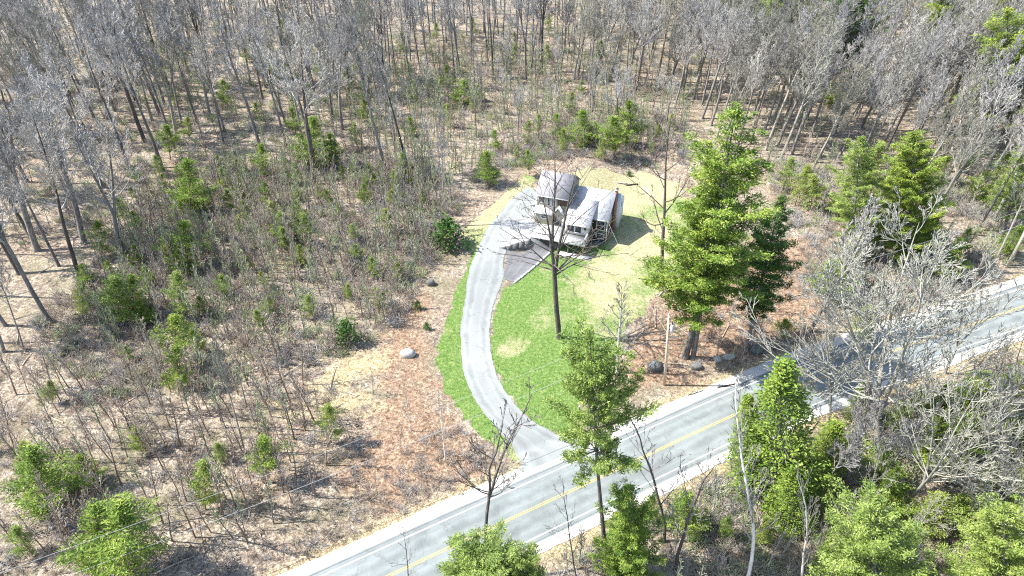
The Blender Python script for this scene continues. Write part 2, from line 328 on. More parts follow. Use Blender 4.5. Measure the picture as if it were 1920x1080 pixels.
DR0 = catmull(W([(945, 430), (912, 480), (905, 540), (892, 600), (890, 660), (905, 720), (950, 780), (1020, 850)]), 8)
dry = np.full(x.shape, -0.02) + .42 * sstep(4, 15, dist_poly(x, y, DR0)) + .25 * (vnoise(x, y, 3, 12) - .5) + .3 * (vnoise(x, y, 8, 13) - .5)
for (px, py, r, a) in [(960, 655, 3.0, .45), (1120, 560, 8, .12), (1180, 560, 8, .15), (1230, 450, 9, .45), (1200, 350, 9, .6), (1130, 330, 8, .5), (1020, 600, 4, .12), (1150, 500, 4, .25), (900, 420, 9, .55), (940, 380, 8, .5), (1080, 720, 3, .1), (1080, 640, 4, -.35), (1060, 690, 5, -.5), (960, 760, 5, -.3),
                       (1000, 700, 4, -.5), (1060, 490, 3.5, -.35), (1110, 478, 4, -.3), (940, 600, 2.5, -.3), (1010, 760, 4, -.35), (835, 620, 4, .25), (850, 720, 4, .2), (880, 800, 3, .3), (870, 540, 3, .15), (960, 850, 4, .5)]:
    c = at(px, py); dry += a * np.exp(-((x - c[0]) ** 2 + (y - c[1]) ** 2) / (r * r))
ca = gnd.data.color_attributes.new('zone', 'FLOAT_COLOR', 'POINT'); ca.data.foreach_set('color', np.stack([lm, stm, rm, np.ones_like(lm)], 1).astype(np.float32).ravel())
fa = gnd.data.attributes.new('dry', 'FLOAT', 'POINT'); fa.data.foreach_set('value', dry.astype(np.float32))

# ---------------------------------------------------------------- road and driveway
def normals2(P):
    T = np.gradient(P, axis=0); T /= np.linalg.norm(T, axis=1)[:, None]; return np.stack([-T[:, 1], T[:, 0]], 1)
NR = normals2(CL)
def strip(name, P, N, offs, zf, mat, jit=0.0, seed=1):
    mb = MB(); rr = np.random.default_rng(seed); V = []
    # resample finely
    s = np.concatenate([[0], np.cumsum(np.linalg.norm(np.diff(P, axis=0), axis=1))]); ss = np.arange(0, s[-1], 0.6)
    Pi = np.stack([np.interp(ss, s, P[:, k]) for k in (0, 1)], 1); Ni = np.stack([np.interp(ss, s, N[:, k]) for k in (0, 1)], 1); Ni /= np.linalg.norm(Ni, axis=1)[:, None]
    n = len(ss); m = len(offs)
    for j, o in enumerate(offs):
        oo = o + (jit * (vnoise(ss, 0 * ss, 6.3, seed + j) + .5 * vnoise(ss, 0 * ss, 1.1, seed + j + 5) - .75) if j in (0, m - 1) else 0)
        q_ = Pi + Ni * (np.full(n, o) + (oo - o))[:, None]; V.append(np.stack([q_[:, 0], q_[:, 1], np.full(n, zf)], 1))
    V = np.stack(V, 1).reshape(-1, 3); I, J = np.meshgrid(np.arange(n - 1), np.arange(m - 1)); a = (I * m + J).ravel()
    mb.add(V, np.stack([a, a + 1, a + m + 1, a + m], 1)[:, ::-1]); o = mb.build(name, mat); o.data.attributes.new('lat', 'FLOAT', 'POINT').data.foreach_set('value', np.tile(np.array(offs, np.float32), n)); return tag(o, kind='structure')
strip('road_shoulder', CL, NR, [-5.5, 0, 5.9], 0.02, MT['shoulder'], 0.45, 3)
strip('road', CL, NR, list(np.linspace(-4.15, 4.25, 29)), 0.034, MT['road'], 0.10, 9)
for nm, a, b_ in (('edge_line', 3.38, 3.52), ('edge_line', -3.52, -3.38)): strip(nm, CL, NR, [a, b_], 0.042, MT['white'])
for a, b_ in ((0.06, 0.18), (-0.18, -0.06)): strip('centre_line', CL, NR, [a, b_], 0.042, MT['yellow'])
for a, b_ in ((3.98, 4.04), (-3.95, -3.90)): strip('pavement_seam', CL, NR, [a, b_], 0.040, MT['seam'], 0.04)
def ribbon(name, Lp, Rp, mat, lift=0.03, m=10, n=70, world=False, jit=0.12):
    L = catmull(Lp if world else W(Lp), 10); R = catmull(Rp if world else W(Rp), 10)
    def res(P):
        s = np.concatenate([[0], np.cumsum(np.linalg.norm(np.diff(P, axis=0), axis=1))]); ss = np.linspace(0, s[-1], n); return np.stack([np.interp(ss, s, P[:, k]) for k in (0, 1)], 1)
    L, R = res(L), res(R); D = (R - L) / np.linalg.norm(R - L, axis=1)[:, None]; k = np.arange(n)
    L = L + D * (jit * (vnoise(k, 0 * k, 1.5, 4) * 2 - 1))[:, None]; R = R + D * (jit * (vnoise(k, 0 * k, 1.5, 8) * 2 - 1))[:, None]
    tt = np.linspace(0, 1, m + 1); P = L[:, None] * (1 - tt)[None, :, None] + R[:, None] * tt[None, :, None]; P = P.reshape(-1, 2)
    z = ground(P[:, 0], P[:, 1]) + lift; w_ = m + 1; I, J = np.meshgrid(np.arange(n - 1), np.arange(m)); a = (I * w_ + J).ravel()
    mb = MB(); mb.add(np.column_stack([P, z]), np.stack([a, a + 1, a + w_ + 1, a + w_], 1)); o = mb.build(name, mat, smooth=True); o.data.attributes.new('lat', 'FLOAT', 'POINT').data.foreach_set('value', np.tile((tt * 2 - 1) * 3, n).astype(np.float32)); return tag(o, kind='structure')
ribbon('driveway', [(990, 350), (960, 372), (935, 402), (903, 450), (882, 500), (872, 560), (864, 620), (868, 690), (888, 745), (928, 800), (958, 834), (974, 862), (978, 888)],
       [(1022, 372), (1004, 398), (985, 425), (955, 452), (944, 490), (944, 522), (926, 570), (918, 620), (922, 670), (940, 722), (975, 768), (1010, 797), (1066, 820), (1125, 826)], MT['drive'], 0.055, 12, 160)
ribbon('lower_driveway', [(944, 516), (950, 485), (952, 470), (975, 462), (1000, 446), (1050, 440)], [(946, 523), (957, 528), (968, 527), (1000, 500), (1040, 466), (1072, 462)], MT['lowdrive'], 0.085, 8, 60)
def sheet(name, pts, mat, lift):
    mb = MB(); P = [uv(*p) for p in pts]; mb.add([(p[0], p[1], float(ground(*p)) + lift) for p in P], np.array([list(range(len(P)))])); return tag(mb.build(name, mat), kind='structure')
# raised parking pad with the stepped retaining wall in front of it
mb = MB(); top = []; US = np.linspace(0, 1, 12); front = [(-17.3, -8.9), (-16.2, -8.7), (-15.3, -8.0), (-14.3, -7.3), (-13.4, -6.8), (-12.5, -6.3)]
back = [(-18.2, -2.0), (-16.6, -1.0), (-15.6, 0.0), (-14.6, 0.5), (-13.9, 0.5), (-12.5, 0.5)]
K = 9; G = []
for a, b_ in zip(front, back):
    for k in range(K):
        t_ = k / (K - 1); u_ = a[0] * (1 - t_) + b_[0] * t_; v_ = a[1] * (1 - t_) + b_[1] * t_; p = uv(u_, v_); G.append((p[0], p[1], float(ramp_v(v_)) + 0.10))
G = np.array(G); n6 = len(front); I, J = np.meshgrid(np.arange(n6 - 1), np.arange(K - 1)); a = (I * K + J).ravel()
mb.add(G, np.stack([a, a + K, a + K + 1, a + 1], 1))
base = G.copy(); base[:, 2] = -0.3
ring = [i * K for i in range(n6)] + [(n6 - 1) * K + k for k in range(1, K)]; ring2 = [k for k in range(K - 1, -1, -1)]
for rg in (ring, ring2 ):
    for i0, i1 in zip(rg[:-1], rg[1:]): mb.add([G[i0], G[i1], base[i1], base[i0]], np.array([(0, 3, 2, 1)]))
tag(mb.build('parking_pad', MT['pad']), kind='structure')

def rwall():
    root = empty('retaining_wall', (*uv(-14.8, -7.7), 0)); tag(root, 'stepped dark stone retaining wall holding up the pale parking pad beside the deck', 'retaining wall')
    mb = MB(); cp = MB()
    for i in range(5):
        a = np.array(front[i]); b_ = np.array(front[i + 1]); d = (b_ - a) / np.linalg.norm(b_ - a); nrm = np.array([d[1], -d[0]]); h = float(ramp_v(b_[1])) + 0.18
        a2 = a + nrm * 0.02; c = [a2, b_ + nrm * 0.02, b_ + nrm * 0.42, a2 + nrm * 0.42]; P = [uv(*q_) - uv(-14.8, -7.7) for q_ in c]
        mb.prism([tuple(p) for p in P], -0.3, h, 'z'); c2 = [a + nrm * 0.0, b_ + nrm * 0.0, b_ + nrm * 0.45, a + nrm * 0.45]; P = [uv(*q_) - uv(-14.8, -7.7) for q_ in c2]
        cp.prism([tuple(p) for p in P], h + 0.002, h + 0.07, 'z')
    mb.build('wall', MT['stonewall'], root); cp.build('coping', MT['conc'], root)
rwall()

# ---------------------------------------------------------------- house
def house():
    R = empty('house', (*ORG, 0), ROT); tag(R, 'olive and dark green house with pale roofs, raised deck and brick chimney beside curved driveway', 'house')
    def part(name, mb, mat, par=None): return mb.build(name, mat, par or R)
    def bx(name, x0, x1, y0, y1, z0, z1, mat, par=None): m_ = MB(); m_.box(x0, x1, y0, y1, z0, z1); return part(name, m_, mat, par)
    def window(face, c0, c1, z0, z1, pl, bars=(1, 1), mat='trim', name='window'):
        """face 'f': front wall at y=pl (faces -y); 'r': right wall at x=pl; 'l': left wall"""
        fr = MB(); gl = MB(); fw = 0.13
        def put(m_, a0, a1, b0, b1, d0, d1):
            if face == 'f': m_.box(a0, a1, pl - d1, pl - d0, b0, b1)
            elif face == 'r': m_.box(pl + d0, pl + d1, a0, a1, b0, b1)
            else: m_.box(pl - d1, pl - d0, a0, a1, b0, b1)
        put(fr, c0, c1, z0, z0 + fw, 0.003, 0.09); put(fr, c0, c1, z1 - fw, z1, 0.003, 0.09)
        put(fr, c0, c0 + fw, z0 + fw, z1 - fw, 0.003, 0.09); put(fr, c1 - fw, c1, z0 + fw, z1 - fw, 0.003, 0.09)
        nxb, nzb = bars
        for k in range(1, nxb + 1):
            xx = c0 + (c1 - c0) * k / (nxb + 1); put(fr, xx - .04, xx + .04, z0 + fw, z1 - fw, 0.003, 0.075)
        for k in range(1, nzb + 1):
            zz = z0 + (z1 - z0) * k / (nzb + 1); put(fr, c0 + fw, c1 - fw, zz - .04, zz + .04, 0.003, 0.07)
        put(gl, c0 + fw, c1 - fw, z0 + fw, z1 - fw, 0.004, 0.03)
        f = part(name, fr, MT[mat]); part('pane', gl, MT['glass'], f)
    def slab(name, prof, x0, x1, mat, th=0.16):
        m_ = MB(); lo = [(p, q_ - th) for p, q_ in prof[::-1]]; m_.prism(list(prof) + lo, x0, x1, 'x'); return part(name, m_, mat)
    # main block
    D, E, RZ, RV = 9.6, 5.0, 8.0, 4.8
    m_ = MB(); m_.prism([(0, -0.4), (D, -0.4), (D, E), (RV, RZ), (0, E)], -7.46, 0, 'x'); part('main_wall', m_, MT['brownwall'])
    bx('front_wall', -2.5, 0.02, -0.06, -0.003, -0.3, E - 0.12, MT['darkgreen'])
    bx('foundation', -7.3, -0.1, -0.10, 0.0, -0.35, 0.02, MT['conc'])
    bx('corner_trim', -0.10, 0.09, -0.14, -0.062, 0.0, E - 0.2, MT['trim'])
    m_ = MB(); m_.prism([(5.62, -0.3), (D + .03, -0.3), (D + .03, E - .02), (5.62, RZ - (5.62 - RV) * .625 + .02)], 0.004, 0.95, 'x'); part('side_panel', m_, MT['palewall'])
    bx('wall_vent', 0.952, 1.01, 7.25, 7.6, 4.0, 5.0, MT['dark'])
    sl = (RZ - E) / RV
    slab('main_roof', [(-0.45, E - .45 * sl + .2), (RV, RZ + .2), (D + .45, E - .45 * sl + .2)], -7.46, 0.28, MT['roofwhite'])
    bx('eave_trim', -2.55, 0.28, -0.53, -0.455, E - .45 * sl - .02, E - .45 * sl + .18, MT['trim'])
    # chimney
    m_ = MB(); m_.prism([(4.5, -0.3), (5.6, -0.3), (5.6, 8.45), (4.5, 8.45)], 0.0, 0.40, 'x'); ch = part('chimney', m_, MT['brick'])
    bx('cap', -0.08, 0.48, 4.42, 5.68, 8.452, 8.6, MT['conc'], ch); bx('flue', 0.08, 0.34, 4.8, 5.2, 8.602, 8.8, MT['dark'], ch)
    # porch room
    PV, PE = -3.0, 4.7; ps = 0.36; jv = 2.6
    m_ = MB(); m_.prism([(PV, 2.62), (-0.002, 2.62), (-0.002, PE + ps * 3 - .05), (PV, PE)], -6.9, -2.7, 'x'); part('porch_wall', m_, MT['darkgreen'])
    bx('porch_front', -6.95, -2.68, PV - .06, PV - .003, 2.62, PE - .1, MT['trim'])
    window('f', -6.55, -5.2, 3.0, 4.5, PV - .06, (0, 0)); window('f', -5.2, -3.9, 3.0, 4.5, PV - .06, (0, 0)); window('f', -3.7, -2.9, 3.7, 4.5, PV - .06, (0, 0))
    slab('porch_roof', [(PV - .4, PE - .4 * ps + .2), (jv, PE + ps * (jv - PV) + .2)], -7.2, -2.45, MT['roofwhite'])
    bx('gutter', -7.2, -2.45, PV - .5, PV - .405, PE - .4 * ps, PE - .4 * ps + .2, MT['trim'])
    m_ = MB(); m_.prism([(-0.3, PE + .9), (2.5, PE + ps * (2.5 - PV) - .02), (2.5, E + 2.5 * sl), (-.3, E - .3 * sl)], -2.7, -2.52, 'x'); part('gable_infill', m_, MT['brownwall'])
    window('r', -2.4, -1.2, 3.2, 4.5, -2.7, (1, 0)); window('r', 1.2, 2.9, 2.9, 4.6, 0.0, (1, 1)); window('r', 1.3, 2.8, 0.9, 1.9, 0.0, (1, 0))
    window('f', -1.95, -0.35, 2.55, 4.55, -0.06, (0, 1)); window('f', -1.9, -0.35, 0.75, 1.95, -0.06, (1, 0))
    # lower level beneath porch: garage
    m_ = MB(); m_.box(-12.4, -2.72, -2.95, -0.004, -0.4, 2.36); part('basement_wall', m_, MT['stonewall'])
    gd = bx('garage_door', -9.6, -6.9, -3.03, -2.952, -0.05, 2.1, MT['trim'])
    # left block
    x0, x1, y0, y1, zb, E2, R2, V2 = -13.3, -7.5, 0.0, 7.6, 2.2, 8.0, 10.6, 3.7
    m_ = MB(); m_.prism([(y0, zb - 2.4), (y1, zb - 2.4), (y1, E2), (V2, R2), (y0, E2)], x0, x1 + .02, 'x'); part('left_wall', m_, MT['olive'])
    s2 = (R2 - E2) / (V2 - y0)
    slab('upper_roof', [(-0.5, E2 - .5 * s2 + .18), (V2, R2 + .18), (y1 + .4, E2 - .4 * (R2 - E2) / (y1 - V2) + .18)], x0 - .3, x1 + .3, MT['roofgrey'])
    bx('fascia', x0 - .3, x1 + .3, -0.57, -0.505, E2 - .5 * s2 - .02, E2 - .5 * s2 + .16, MT['trim'])
    bx('corner_board', x0 - .03, x0 + .12, -0.10, -0.003, zb, E2 - .3, MT['trim'])
    for a, b_, c, d in ((-13.0, -11.7, 6.1, 7.6), (-11.4, -10.6, 5.7, 7.5), (-10.5, -9.7, 5.7, 7.5)): window('f', a, b_, c, d, 0.0, (0, 0))
    bx('eave_shade_band', -9.4, -7.5, -0.07, -0.003, 6.2, 7.6, MT['brownwall'])  # dark strip on the olive wall, painted shade below the eave
    m_ = MB(); m_.box(x0, -9.9, -1.3, -0.004, zb, 4.9); part('bump_out', m_, MT['olive'])
    window('f', -12.1, -11.0, 3.7, 4.7, -1.3, (0, 1))
    slab('lean_to_roof', [(-1.7, 4.85), (0.0, 5.55)], x0 - .2, -9.6, MT['roofwhite'], 0.12)
    m_ = MB(); m_.prism([(-9.88, 4.6), (-7.9, 4.6), (-8.9, 6.1)], -1.25, -0.01, 'y'); part('entry_gable', m_, MT['olive'])
    m_ = MB(); m_.prism([(-10.05, 4.55), (-8.9, 6.2), (-7.75, 4.55), (-7.75, 4.7), (-8.9, 6.35), (-10.05, 4.7)], -1.4, -0.01, 'y'); part('entry_roof', m_, MT['roofwhite'])
    bx('entry_column', -8.05, -7.6, -1.5, -1.0, 2.62, 4.56, MT['trim'])
    bx('entry_door', -9.5, -8.5, -0.08, -0.003, 2.62, 4.5, MT['trim'])
    # left side: small bay and steps
    bx('side_entry', x0 - .9, x0 - .002, 0.2, 1.8, zb, 5.2, MT['trim']); m_ = MB(); m_.prism([(x0 - 1.1, 5.2), (x0, 5.5), (x0, 5.65), (x0 - 1.1, 5.35)], 0.0, 2.0, 'y'); part('side_roof', m_, MT['roofwhite'])
    # deck
    dz = 2.5; dv = -5.9
    m_ = MB(); m_.box(-12.45, -2.65, dv, -3.07, dz - .16, dz); m_.box(-12.45, -6.97, -3.068, -0.005, dz - .16, dz)
    dk = part('deck', m_, MT['deck']); m_ = MB(); m_.box(-12.5, -2.6, dv - .06, dv - .003, dz - .32, dz + .01); m_.box(-2.648, -2.59, dv, -3.07, dz - .32, dz + .01); part('rim_board', m_, MT['trim'], dk)
    rl = MB(); zt = dz + .95
    def rail(ax, a0, a1, c):
        for zz in (dz + .12, zt):
            if ax == 'x': rl.box(a0, a1, c - .04, c + .04, zz - .04, zz + .04)
            else: rl.box(c - .04, c + .04, a0, a1, zz - .04, zz + .04)
        n_ = int(abs(a1 - a0) / .16)
        for k in range(n_ + 1):
            q_ = a0 + (a1 - a0) * k / n_; r_ = .055 if k % 11 == 0 else .018
            if ax == 'x': rl.box(q_ - r_, q_ + r_, c - r_ - .003, c + r_ + .003, dz, zt - .042)
            else: rl.box(c - r_ - .002, c + r_ + .002, q_ - r_, q_ + r_, dz, zt - .042)
    rail('x', -6.6, -2.75, dv + .08); rail('y', dv + .16, -3.2, -2.75); part('railing', rl, MT['trim'], dk)
    for xx in (-2.85, -5.6, -9.0): bx('deck_post', xx - .1, xx + .1, dv + .25, dv + .45, -0.3, dz - .17, MT['wood'] if xx > -3 else MT['stonewall'], dk)
    m_ = MB(); m_.tube([(-2.85, dv + .35, 1.3), (-3.8, dv + .35, 2.3)], [.06, .06], 4); part('brace', m_, MT['wood'], dk)
    bx('apron_slab', -7.0, -1.2, -6.6, -5.2, -0.2, 0.11, MT['conc'])
    # table and planter by side of the deck
    m_ = MB(); m_.box(-2.4, -0.3, -0.9, -0.12, -0.3, 0.32); part('foundation_planter', m_, MT['stonewall'])
house()

def stone(name, p, sx, sy, sz, mat, seed, label, cat='boulder', group=None, rz=0.0, sink=0.25):
    rr = np.random.default_rng(seed); n1, n2 = 12, 8; V = []
    for i in range(n2 + 1):
        ph = PI * i / n2 - PI / 2
        for j in range(n1):
            th = 2 * PI * j / n1; d = np.array([math.cos(ph) * math.cos(th), math.cos(ph) * math.sin(th), math.sin(ph)])
            rad = 0.82 + 0.3 * float(vnoise(d[0] * 1.3 + 5, d[1] * 1.3 + d[2] * 2, 0.7, seed)) ; d = np.sign(d) * np.abs(d) ** 0.8; V.append(d * rad * np.array([sx, sy, sz]))
    F = [((i * n1 + j), (i * n1 + (j + 1) % n1), ((i + 1) * n1 + (j + 1) % n1), ((i + 1) * n1 + j)) for i in range(n2) for j in range(n1)]
    mb = MB(); mb.add(V, np.array(F)); o = mb.build(name, mat, smooth=False); o.location = (p[0], p[1], p[2] + sz * (1 - sink) * 0.6); o.rotation_euler = (0, 0, rz)
    return tag(o, label, cat, group)
stone('boulder', at(765, 667), 1.15, 0.7, 0.75, MT['rock'], 3, 'pale rounded boulder alone in the brown grass left of the driveway')
stone('boulder', at(808, 534), 0.7, 0.6, 0.8, MT['darkrock'], 5, 'small dark boulder at the edge of the brush left of the driveway')
stone('boulder', at(1228, 692), 1.2, .8, 1.0, MT['darkrock'], 7, 'large dark boulder in the fallen leaves left of the utility pole')
stone('boulder', at(1306, 690), 0.9, 0.6, 0.6, MT['darkrock'], 8, 'grey boulder in the leaves at the foot of the tall twin pine')
stone('boulder', at(1416, 660), 0.9, 0.8, 0.8, MT['darkrock'], 9, 'dark boulder touching the trunk of the darker pine')
stone('boulder', at(1366, 672), 0.9, 0.5, 0.5, MT['rock'], 10, 'low pale rock among leaves between the two large pines')
stone('boulder', at(1345, 676), 0.6, 0.5, 0.4, MT['rock'], 11, 'smallest pale rock just left of the low rock between the large pines')
KO = 'first second third fourth fifth sixth seventh eighth ninth tenth eleventh twelfth thirteenth fourteenth fifteenth sixteenth seventeenth eighteenth nineteenth'.split()
KERB = ['pale kerb stone, %s from the near end of the row edging the lower driveway' % k for k in KO]
cs = catmull(W([(967, 529), (1000, 502), (1025, 480), (1041, 464)]), 6)
for i in range(0, len(cs), 1):
    p = cs[i]; r_ = random.Random(i); stone('kerb_stone', (p[0], p[1], float(ground(*p)) + .02), 0.42 + .1 * r_.random(), 0.24, 0.17, MT['rock'], 20 + i, KERB[i], 'kerb stone', 'kerb stones along the lower driveway', 0.75 + .3 * r_.random())
def timber(pa, pb, mat, label, w_=0.16):
    a, b_ = at(*pa), at(*pb); c = (a + b_) / 2; L = np.linalg.norm((b_ - a)[:2]); mb = MB()
    n_ = 9; P = [(-L / 2 + L * k / (n_ - 1), 0.03 * math.sin(k * 1.7), 0) for k in range(n_)]; mb.tube(P, [w_ * (1 + .08 * math.sin(k * 2.1)) for k in range(n_)], 7, cap=True)
    for k in (2, 5): mb.tube([(P[k][0], 0, 0), (P[k][0] + .1, .12, w_ + .12)], [.05, .03], 5, cap=True)
    o = mb.build('garden_timber', mat); o.location = (c[0], c[1], c[2] + w_ * .8); o.rotation_euler = (0, 0, math.atan2(*(b_ - a)[:2][::-1])); tag(o, label, 'timber')
timber((1150, 340), (1176, 347), MT['timber'], 'pale weathered timber on the dry back lawn behind the house')
timber((1174, 348), (1196, 346), MT['log'], 'dark log at the right end of the pale timber on the back lawn')
timber((1208, 352), (1220, 368), MT['trim'], 'whitish board lying on the back lawn left of the yard tree')
timber((1266, 384), (1284, 381), MT['log'], 'dark log on the lawn beneath the tall pine')
timber((1290, 742), (1318, 733), MT['log'], 'thin dark fallen branch on leaves above the road shoulder', 0.07)
timber((1345, 728), (1380, 720), MT['log'], 'longer dark log at the leafy edge of the road shoulder', 0.10)

# ---------------------------------------------------------------- utility pole and wires
def unit(v): return v / (np.linalg.norm(v) + 1e-9)
def fit(base_px, top_px):
    """ground point of the base, height and lean of a plant whose base and tip are seen at these pixels"""
    B = at(*base_px); d = unit(ray(*top_px)); C = np.array([0, 0, CAM_H]); w0 = C - B; a = 1; b = d[2]; c = 1; dd = d @ w0; e = w0[2]
    s = (b * e - c * dd) / (a * c - b * b); T = C + d * s; return B, T - B

def pole():
    B, tv = fit((1245, 722), (1254, 590)); Hp = float(np.linalg.norm(tv)); tv = tv / Hp; R = empty('utility_pole', tuple(B)); R.rotation_mode = 'QUATERNION'; R.rotation_quaternion = Vector((0, 0, 1)).rotation_difference(Vector(tv)); tag(R, 'tall pale wooden utility pole with a grey transformer by the road', 'utility pole')
    mb = MB(); mb.tube([(0, 0, -0.3), (.05, 0, Hp / 2), (0.02, 0, Hp)], [.18, .15, .12], 10, cap=True); mb.build('shaft', MT['pole'], R, True)
    d = CL[np.argmin(np.hypot(*(CL - B[:2]).T)) + 1] - CL[np.argmin(np.hypot(*(CL - B[:2]).T))]; d /= np.linalg.norm(d)
    mb = MB(); cx = 0.55; mb.tube([(cx, 0, Hp - 2.9), (cx, 0, Hp - 2.8), (cx, 0, Hp - 1.75), (cx, 0, Hp - 1.6)], [.25, .3, .3, .2], 12, cap=True); tr = mb.build('transformer', MT['metal'], R)
    mb = MB(); mb.tube([(cx, .1, Hp - 1.6), (cx, .1, Hp - 1.25)], [.05, .04], 8, cap=True); mb.tube([(cx, -.1, Hp - 1.6), (cx, -.1, Hp - 1.3)], [.05, .04], 8, cap=True); mb.build('bushing', MT['dark'], tr)
    mb = MB(); mb.tube([(0, 0, Hp), (0, 0, Hp + .25)], [.05, .04], 8, cap=True); mb.build('insulator', MT['white'], R)
    for z_ in (2.5, 1.9): mb = MB(); mb.box(.12, .42, -.05, .05, Hp - z_, Hp - z_ + .1); mb.build('bracket', MT['dark'], R)
    mb = MB(); mb.tube([(.16, -.08, 0), (.14, -.08, 4.2)], [.05, .05], 6, cap=True); mb.build('riser_pipe', MT['metal'], R)
    mb = MB(); mb.tube([(.1, 0, 8.6), (.5, 0, 8.75), (.9, 0, 8.6)], [.035] * 3, 6); mb.tube([(.8, 0, 8.6), (1.05, 0, 8.5)], [.1, .14], 8, cap=True); mb.build('lamp_arm', MT['metal'], R)
    def wire(z0, e, z1, sag, r_, label):
        a = B + tv * z0; b_ = np.array([e[0], e[1], z1]); P = [a + (b_ - a) * t - np.array([0, 0, sag * 4 * t * (1 - t)]) for t in np.linspace(0, 1, 40)]
        mb = MB(); mb.tube(P, [r_] * 40, 4); tag(mb.build('power_line', MT['wire']), label, 'wire')
    e1 = B[:2] - d * 100; e2 = B[:2] + d * 70 + np.array([3, -4.])
    wire(Hp + .2, e1, Hp + .2, 1.6, .02, 'thin topmost power line running from the pole towards the lower left'); wire(Hp - 3.0, e1, Hp - 3.0, 2.0, .026, 'lower thicker cable running from the pole towards the lower left')
    wire(Hp + .2, e2, Hp + .2, 1.0, .022, 'thin topmost power line running from the pole towards the right along the road'); wire(Hp - 3.0, e2, Hp - 3.0, 1.3, .032, 'lower thicker cable running from the pole towards the right along the road')
    h = uv(-0.2, 0.2); wire(Hp - 3.1, h, 4.9, 0.9, .016, 'slack service wire from the utility pole to the corner of the house')
    # the neighbouring poles that carry the wires
    for e, lb in ((e1, 'plain wooden utility pole at the far lower left end of the wires'), (e2, 'plain wooden utility pole at the right hand end of the wires')):
        px_, py_ = proj((e[0], e[1], 6))
        R2 = empty('utility_pole', (e[0], e[1], float(ground(*e)))); tag(R2, lb, 'utility pole'); mb = MB(); mb.tube([(0, 0, -.3), (0, 0, Hp + .1)], [.18, .12], 10, cap=True); mb.build('shaft', MT['pole'], R2, True)
        mb = MB(); mb.tube([(0, 0, Hp + .1), (0, 0, Hp + .3)], [.05, .04], 8, cap=True); mb.build('insulator', MT['white'], R2)
pole()

# ---------------------------------------------------------------- tree builders
def unit(v): return v / (np.linalg.norm(v) + 1e-9)
def perp_dir(d, ang, az, rr):
    ref = np.array([0, 0, 1.]) if abs(d[2]) < 0.9 else np.array([1., 0, 0]); a = unit(np.cross(d, ref)); b = np.cross(d, a)
    return unit(d * math.cos(ang) + (a * math.cos(az) + b * math.sin(az)) * math.sin(ang))
def grow(mb, p, d, L, r, lv, rr, P):
    n = P['seg'][lv]; pts = [p]; dd = d.copy(); rs = [r]
    for i in range(n):
        dd = unit(dd + rr.normal(0, P['wob'][lv], 3) + np.array([0, 0, P['up'][lv]])); pts.append(pts[-1] + dd * L / n); rs.append(max(r * (1 - 0.82 * (i + 1) / n), P['rmin']))
    mb.tube(pts, rs, P['sides'][lv])
    if lv + 1 >= P['levels']: return
    pts = np.array(pts); k = P['kids'][lv]; k = max(2, int(k * rr.uniform(.8, 1.2)))
    for i in range(k):
        t = P['from'][lv] + (1 - P['from'][lv]) * (i + rr.uniform(0, 1)) / k; f = t * n; j = min(int(f), n - 1); q_ = pts[j] + (pts[j + 1] - pts[j]) * (f - j); td = unit(pts[j + 1] - pts[j])
        ln = L * P['len'][lv] * (1.15 - 0.75 * t) * rr.uniform(.7, 1.2); nd_ = perp_dir(td, math.radians(P['ang'][lv]) * rr.uniform(.7, 1.25), rr.uniform(0, 2 * PI), rr)
        grow(mb, q_, nd_, ln, max(r * (1 - .8 * t) * P['rr'][lv], P['rmin']), lv + 1, rr, P)
